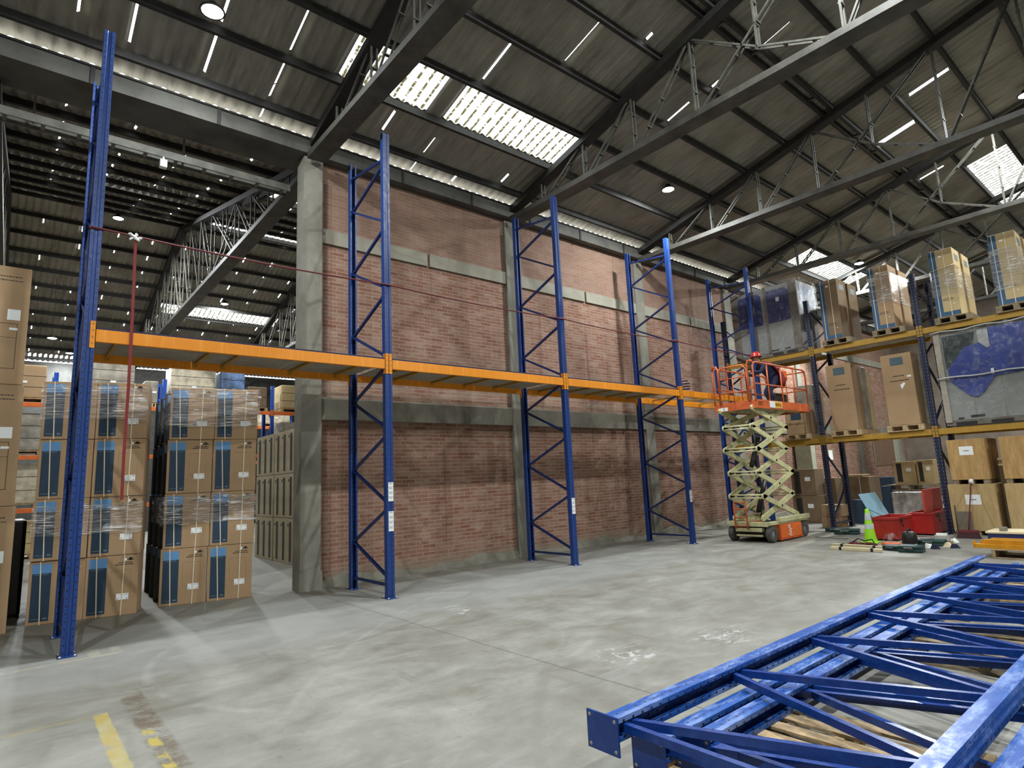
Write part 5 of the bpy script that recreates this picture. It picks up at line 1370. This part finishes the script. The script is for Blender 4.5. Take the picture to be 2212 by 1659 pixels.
far_load('pale wrapped cartons high on the far racking, above the right carton stack', 3.25, 4.62, ZF, 1.22, 'wrapped_pale')
far_load('blue wrapped load high on the far racking', 4.72, 5.55, ZF, 1.20, 'wrapped_blue')
far_load('brown carton high on the far racking, just left of the far blue frame', 5.62, 6.30, ZF, 0.72, 'tan_dark')
far_load('brown carton on the far racking right beside the concrete column', 6.75, 8.2, ZF, 0.85, 'tan_pale')
far_load('grey wrapped bundles at middle level of the far racking, left end', -1.1, 0.15, 2.822, 1.05, 'wrapped')
far_load('pale wrapped boards at low level of the far racking, left end', -1.1, 0.15, 1.372, 1.1, 'wrapped_pale')
far_load('pale boards on the floor under the far racking', -1.1, 0.15, 0.0, 0.9, 'tan_pale')
far_load('grey wrapped load at middle level beside the concrete column', 6.75, 8.2, 2.822, 1.0, 'wrapped')
# second far row behind
fr2 = dup(fr, 'blue frame of the furthest racking row, small beside the concrete column', (9.2, 18.6, 0)); dup(fr, 'blue frame of the furthest racking row, hidden behind the right carton stack', (6.2, 18.6, 0)); dup(fr, 'blue frame of the furthest racking row, behind the brick wall', (12.2, 18.6, 0))
for i, (a, b) in enumerate(((6.25, 9.15), (9.25, 12.15))):
    for z, l in ((2.70, 'middle'), (4.18, 'upper')):
        beam('orange_rack_beam', a, b, 18.6, z, '%s orange beam of the furthest racking row, %s' % (l, ['left bay', 'right bay'][i]), 'furthest orange beams', 'red_beam', h=0.12, conn_h=0.22)
far_load('pale crate on the furthest racking row, left one', 7.6, 8.9, ZF, 0.5, 'wrapped_pale', 18.65)
far_load('pale crate on the furthest racking row, right one', 9.5, 10.9, ZF, 0.5, 'wrapped_pale', 18.65)

# ================================================================== TOOLS AND JUNK BY THE DARK RACK
t = thing('traffic_cone', 'lime green traffic cone with two pale reflective collars', 'traffic cone', (12.70, -2.90, 0))
MB().box(-0.15, 0.15, -0.15, 0.15, 0, 0.02).build('base', M['lime'], t, 0.008)
mb = MB(); mb.lathe([(0.12, 0.02), (0.108, 0.06), (0.035, 0.64), (0.028, 0.655), (0.001, 0.655)], n=28); mb.build('cone_body', M['lime'], t)
rr = lambda z: 0.108-(z-0.06)*0.1259+0.0015
for (z0, z1) in ((0.27, 0.36), (0.44, 0.57)):
    mb = MB(); mb.lathe([(rr(z0), z0), (rr(z1), z1)], n=28); mb.build('reflective_collar', M['reflective'], t)
def chest(label, loc, rz, W, D, H, lid):
    t = thing('tool_chest', label, 'tool chest', loc, rz, 'red tool chests')
    mb = MB(); w = 0.012
    mb.box(0, W, 0, D, 0.03, 0.042); mb.box(0, W, 0, w, 0.042, H); mb.box(0, W, D-w, D, 0.042, H); mb.box(0, w, w, D-w, 0.042, H); mb.box(W-w, W, w, D-w, 0.042, H)
    mb.box(-0.012, W+0.012, -0.012, 0, H-0.05, H); mb.box(-0.012, W+0.012, D, D+0.012, H-0.05, H); mb.box(-0.012, 0, 0, D, H-0.05, H); mb.box(W, W+0.012, 0, D, H-0.05, H)
    mb.build('chest_body', M['red'], t, 0.003)
    MB().box(0.05, W-0.05, 0.03, 0.09, 0, 0.03).box(0.05, W-0.05, D-0.09, D-0.03, 0, 0.03).build('skid', M['black'], t)
    mb = MB()
    if lid == 'blue':      # hinge along the back (y=D), leaning back
        mb.hexa([(0, D, H), (W, D, H), (W, D+0.012, H+0.004), (0, D+0.012, H+0.004), (-0.02, D+0.20, H+0.46), (W-0.02, D+0.20, H+0.46), (W-0.02, D+0.212, H+0.464), (-0.02, D+0.212, H+0.464)])
        o = mb.build('lid', M['lightblue'], t, 0.004); o['label'] = 'open lid, pale blue inside'
        MB().tube([(0.05, 0.1, H-0.05), (0.05, D+0.08, H+0.16)], 0.006, 6).build('lid_stay', M['darkmetal'], t)
    else:                  # lid standing upright on the near long side
        mb.box(0, W, 0.10, 0.115, H+0.01, H+0.48)
        mb.box(0, 0.02, 0.115, 0.14, H+0.01, H+0.48); mb.box(W-0.02, W, 0.115, 0.14, H+0.01, H+0.48); mb.box(0, W, 0.115, 0.14, H+0.46, H+0.48)
        o = mb.build('lid', M['red_in'], t, 0.004); o['label'] = 'upright open lid of faded red'
        MB().box(0.02, 0.06, 0.0, 0.10, H-0.002, H+0.02).box(W-0.06, W-0.02, 0.0, 0.10, H-0.002, H+0.02).build('hinge', M['darkmetal'], t)
    mb = MB(); mb.box(W*0.25, W*0.31, -0.024, -0.012, H-0.12, H-0.03); mb.tube([(W*0.26, -0.03, H-0.12), (W*0.28, -0.035, H-0.20), (W*0.31, -0.03, H-0.14)], 0.008, 6); mb.build('padlock_hasp', M['darkmetal'], t)
    return t
chest('red tool chest with pale blue inside lid leaning open, in front', (13.12, -3.26, 0), 0.02, 0.98, 0.42, 0.46, 'blue')
chest('red tool chest with its red lid standing upright, behind', (14.42, -3.52, 0), 0.0, 1.18, 0.42, 0.47, 'red')
# timber battens with black tape
for i, (p, q, l) in enumerate((((11.80, -2.54), (11.72, -3.47), 'rear'), ((11.34, -2.70), (11.33, -3.56), 'front'))):
    t = thing('timber_batten', 'pale timber batten on the floor by the cone, %s one' % l, 'batten', (p[0], p[1], 0), 0, 'timber battens')
    d = (q[0]-p[0], q[1]-p[1])
    MB().bar((0, 0, 0.03), (d[0], d[1], 0.03), 0.09, 0.055).build('batten', M['cream'], t, 0.004)
    for s in (0.18, 0.80): MB().bar((d[0]*s, d[1]*s, 0.03), (d[0]*(s+0.05), d[1]*(s+0.05), 0.03), 0.094, 0.060).build('tape_band', M['black'], t)
# power tool cases, bag, harness, helmet, trash
def casebox(label, loc, rz, W, D, H, mat, group=None, name='tool_case', cat='tool case'):
    t = thing(name, label, cat, loc, rz, group)
    MB().box(-W/2, W/2, -D/2, D/2, 0, H*0.48).build('lower_shell', M[mat], t, 0.015); MB().box(-W/2, W/2, -D/2, D/2, H*0.52, H).build('upper_shell', M[mat], t, 0.015)
    mb = MB(); mb.box(-W/2+0.01, W/2-0.01, -D/2+0.01, D/2-0.01, H*0.47, H*0.53)
    mb.tube([(-0.06, -D/2, H/2), (-0.06, -D/2-0.035, H/2), (0.06, -D/2-0.035, H/2), (0.06, -D/2, H/2)], 0.009, 6); mb.build('handle', M['black'], t)
    MB().box(-W*0.25, W*0.1, -D/2-0.002, -D/2+0.002, H*0.6, H*0.8).build('pale_marking', M['galv'], t)
    return t
casebox('dark green power tool case lying nearest on the floor', (11.62, -3.93, 0), -PI/2+0.1, 0.36, 0.28, 0.115, 'greencase', 'green tool cases')
casebox('dark green power tool case right of the battens, second from the front', (11.75, -3.62, 0), -PI/2-0.15, 0.30, 0.26, 0.085, 'greencase', 'green tool cases')
casebox('long dark green case left of the cone, behind it', (14.15, -1.90, 0), -PI/2+0.25, 0.50, 0.30, 0.11, 'greencase', 'green tool cases')
casebox('long dark green case left of the cone, beside the small cartons', (14.55, -1.52, 0), -PI/2+0.1, 0.45, 0.28, 0.09, 'greencase', 'green tool cases')
casebox('flat dark green case in front of the upright red lid', (12.75, -3.92, 0), -PI/2, 0.42, 0.3, 0.10, 'greencase', 'green tool cases')
t = thing('tool_bag', 'black soft tool bag on the floor in front of the red chests', 'bag', (12.45, -3.66, 0))
mb = MB(); prof = [(0.001, 0.27), (0.07, 0.265), (0.115, 0.23), (0.125, 0.14), (0.135, 0.03), (0.12, 0.0), (0.001, 0.0)]
mb.lathe(prof, n=18); mb.build('bag_body', M['black'], t); MB().tube([(-0.09, 0, 0.25), (-0.06, 0, 0.31), (0.06, 0, 0.31), (0.09, 0, 0.25)], 0.012, 6).build('handle', M['navycloth'], t)
t = thing('face_shield', 'clear visor face shield with orange rim lying in front of the red chest', 'face shield', (12.22, -3.42, 0))
mb = MB(); n = 12
for j in range(5):
    for k in range(n):
        a = PI*k/(n-1); R = 0.135-0.012*j*j*0.35; mb.v.append((-R*math.sin(a)*0.8, R*math.cos(a), 0.07+0.045*j))
for j in range(4):
    for k in range(n-1): mb.f.append((j*n+k, j*n+k+1, (j+1)*n+k+1, (j+1)*n+k)); mb.m.append(0); mb.sm.append(True)
mb.build('visor', mat_film('scratched pinkish visor', 1.0, 0.15, (0.40, 0.30, 0.28), False, 0.3), t)
mb = MB(); mb.tube([(-0.115*math.sin(PI*k/11), 0.14*math.cos(PI*k/11), 0.05) for k in range(12)], 0.026, 8); mb.tube([(0.0, 0.13, 0.05), (0.1, 0.09, 0.05), (0.12, 0, 0.05), (0.1, -0.09, 0.05), (0, -0.13, 0.05)], 0.024, 8); mb.build('orange_rim', M['lift_bright'], t)
MB().box(-0.08, 0.08, -0.09, 0.09, 0.0, 0.025).build('head_pad', M['black'], t)
t = thing('safety_harness', 'dark red safety harness heap at the foot of the cone', 'harness', (12.05, -3.02, 0))
random.seed(12)
for k in range(7):
    pts = []; x, y = random.uniform(-0.1, 0.1), random.uniform(-0.15, 0.15)
    for j in range(9):
        pts.append((x, y, 0.02+0.05*abs(math.sin(j*1.1+k)))); x = max(-0.16, min(0.16, x+random.uniform(-0.09, 0.09))); y = max(-0.24, min(0.24, y+random.uniform(-0.12, 0.12)))
    MB().tube(pts, 0.016, 5).build('strap', M['maroon'], t)
MB().tube([(-0.05, 0.25, 0.03), (0.05, 0.12, 0.14), (0.0, 0.0, 0.10), (0.05, -0.12, 0.13), (-0.05, -0.22, 0.02)], 0.012, 6).build('black_lanyard', M['black'], t)
t = thing('paper_sack', 'torn white paper sack among the litter right of the bag', 'sack', (13.0, -4.02, 0))
mb = MB(); random.seed(8)
mb.prism([(-0.10, 0), (0.10, 0), (0.12, 0.14), (0.04, 0.20), (-0.03, 0.16), (-0.11, 0.17)], (0, 0.09, 0), (0, 0, 0) if False else (1, 0, 0), (0, 0, 1), (0, -0.18, 0)); mb.build('sack', plain('creased white paper', (0.62, 0.60, 0.56), 0.7, var=0.2), t, 0.01)
random.seed(77)
kinds = [('scrap_paper', 'white crumpled scrap of paper', 'white'), ('dark_rag', 'dark crumpled rag', 'navycloth'), ('metal_offcut', 'small rusty metal offcut', 'wood_old'), ('scrap_paper', 'pale torn paper scrap', 'cream')]
places = [(12.35, -3.98, 'by the black bag'), (12.20, -4.12, 'nearest to the camera side of the bag'), (12.9, -4.18, 'right of the white sack'), (12.6, -4.22, 'at the outer edge of the litter'), (13.35, -4.12, 'in front of the broom'), (12.45, -4.35, 'furthest out on the bare floor'), (13.2, -3.88, 'behind the white sack'), (12.1, -3.86, 'left in front of the bag')]
for k, (x, y, l) in enumerate(places):
    nm, lb, mt = kinds[k % 4]
    t = thing(nm, lb+' '+l, 'litter', (x, y, 0), random.uniform(0, 3), 'litter beside the tools')
    mb = MB(); n = 7
    ring = [(random.uniform(0.05, 0.11)*math.cos(2*PI*i/n), random.uniform(0.05, 0.11)*math.sin(2*PI*i/n)) for i in range(n)]
    ring2 = [(a*0.5, b_*0.5) for a, b_ in ring]
    for i in range(n):
        j = (i+1) % n
        mb.poly([(ring[i][0], ring[i][1], 0.001), (ring[j][0], ring[j][1], 0.001), (ring2[j][0], ring2[j][1], 0.05+0.03*math.sin(j*2.3)), (ring2[i][0], ring2[i][1], 0.05+0.03*math.sin(i*2.3))])
    mb.poly([(a, b_, 0.05+0.03*math.sin(i*2.3)) for i, (a, b_) in enumerate(ring2)]); mb.build('crumple', M[mt], t)
# broom, dustpan
t = thing('broom', 'broom with maroon handle leaning on the crates', 'broom', (14.15, -4.16, 0), 0)
MB().tube([(0.0, -0.02, 0.16), (0.52, -0.06, 1.08)], 0.013, 8).build('handle', M['maroon'], t)
MB().box(-0.05, 0.05, -0.17, 0.15, 0.10, 0.16).build('head_block', M['maroon'], t, 0.01)
MB().hexa([(-0.09, -0.20, 0), (0.05, -0.20, 0), (0.05, 0.19, 0), (-0.09, 0.19, 0), (-0.045, -0.165, 0.10), (0.045, -0.165, 0.10), (0.045, 0.145, 0.10), (-0.045, 0.145, 0.10)]).build('bristles', plain('dark maroon bristles', (0.04, 0.012, 0.012), 0.9, bump=0.5), t)
t = thing('dustpan', 'long handled grey dustpan standing beside the broom', 'dustpan', (14.42, -4.06, 0))
MB().box(0, 0.03, -0.14, 0.12, 0.0, 0.50).box(-0.14, 0, -0.14, 0.12, 0, 0.012).box(-0.14, 0.0, -0.15, -0.14, 0, 0.12).box(-0.14, 0.0, 0.12, 0.13, 0, 0.12).build('pan', plain('brown grey metal', (0.17, 0.14, 0.10), 0.6), t)
MB().tube([(0.05, 0.14, 0.06), (0.03, 0.13, 0.62)], 0.011, 6).build('handle', M['black'], t)
t = thing('tape_roll', 'white roll of tape hanging on top of the broom handle', 'tape roll', (14.69, -4.225, 1.09))
MB().lathe([(0.02, -0.03), (0.05, -0.03), (0.05, 0.03), (0.02, 0.03), (0.02, -0.03)], n=16, axis='y').build('roll', M['white'], t)
t = thing('floor_cable', 'thin dark cable lying on the floor left of the cone', 'cable', (13.1, -1.95, 0))
MB().tube([(0.1, 0.35, 0.008), (0.0, 0.2, 0.008), (0.05, 0.0, 0.008), (-0.05, -0.15, 0.008), (0.05, -0.35, 0.008)], 0.007, 5).build('cable', M['black'], t)
# yellow and navy beams waiting on pallets at the right edge
make_pallet('pale pallet under the loose amber beams at the right edge', 'pallets at the right edge', (11.75, -5.55, 0), 0, L=0.8, W=0.9, mat='wood')
for k in range(3):
    t = thing('loose_rack_beam', 'loose amber pallet beam lying on the pallet at the right edge, %s of three' % ['nearest', 'middle', 'furthest'][k], 'rack beam', (11.42+0.20*k, -6.6, 0.142), 0, 'loose amber beams')
    MB().prism([(0, 0), (0.12, 0), (0.12, 0.05), (0.085, 0.05), (0.085, 0.065), (0, 0.065)], (0, 0, 0), (1, 0, 0), (0, 0, 1), (0, 1.72-0.06*k, 0)).build('beam_body', M['yellow_beam'], t, 0.004)
    MB().box(-0.03, 0.15, 1.72-0.06*k, 1.728-0.06*k, 0, 0.10).build('end_connector', M['yellow_beam'], t)
for k in range(2):
    t = thing('loose_rack_beam', 'loose amber beam on top of the pile at the right edge, %s one' % ['near', 'far'][k], 'rack beam', (11.46+0.22*k, -6.6, 0.209), 0, 'upper loose amber beams')
    MB().prism([(0, 0), (0.12, 0), (0.12, 0.05), (0.085, 0.05), (0.085, 0.065), (0, 0.065)], (0, 0, 0), (1, 0, 0), (0, 0, 1), (0, 1.60-0.05*k, 0)).build('beam_body', M['yellow_beam'], t, 0.004)
t = thing('navy_panel_pile', 'flat dark blue bundle under a cream board at the right edge', 'bundle', (13.0, -5.9, 0))
MB().box(0, 0.6, 0, 1.18, 0.03, 0.22).build('blue_bundle', M['navy_cover'], t, 0.02); MB().box(0.02, 0.55, 0.02, 1.26, 0, 0.03).build('base_board', M['black'], t)
t = thing('cream_board', 'cream board lying on the dark blue bundle', 'board', (12.98, -5.9, 0.222)); MB().box(0, 0.7, 0, 1.20, 0, 0.03).build('board', M['cream'], t)
t = thing('concrete_block', 'small grey block standing on the cream board', 'block', (13.1, -4.98, 0.253)); MB().box(0, 0.12, 0, 0.10, 0, 0.07).build('block', M['concrete'], t, 0.005)
t = thing('steel_offcut', 'grey twisted metal clips beside the blue bundle', 'scrap metal', (12.6, -5.35, 0))
mb = MB(); random.seed(44)
for k in range(6): mb.bar((random.uniform(0, .2), random.uniform(-.4, .2), 0.02+0.02*k), (random.uniform(0, .3), random.uniform(-.4, .3), 0.05+0.02*k), 0.04, 0.02)
mb.build('clips', M['galv'], t)
# camera box on the tray side
t = thing('security_camera', 'small white security camera under the cable tray', 'security camera', (1.02, 2.31, 6.62))
MB().box(-0.05, 0.05, -0.05, 0.05, 0, 0.13).build('housing', M['white'], t, 0.01); MB().tube([(0, 0, 0.13), (0, 0, 0.19)], 0.015, 6).build('bracket', M['white'], t)
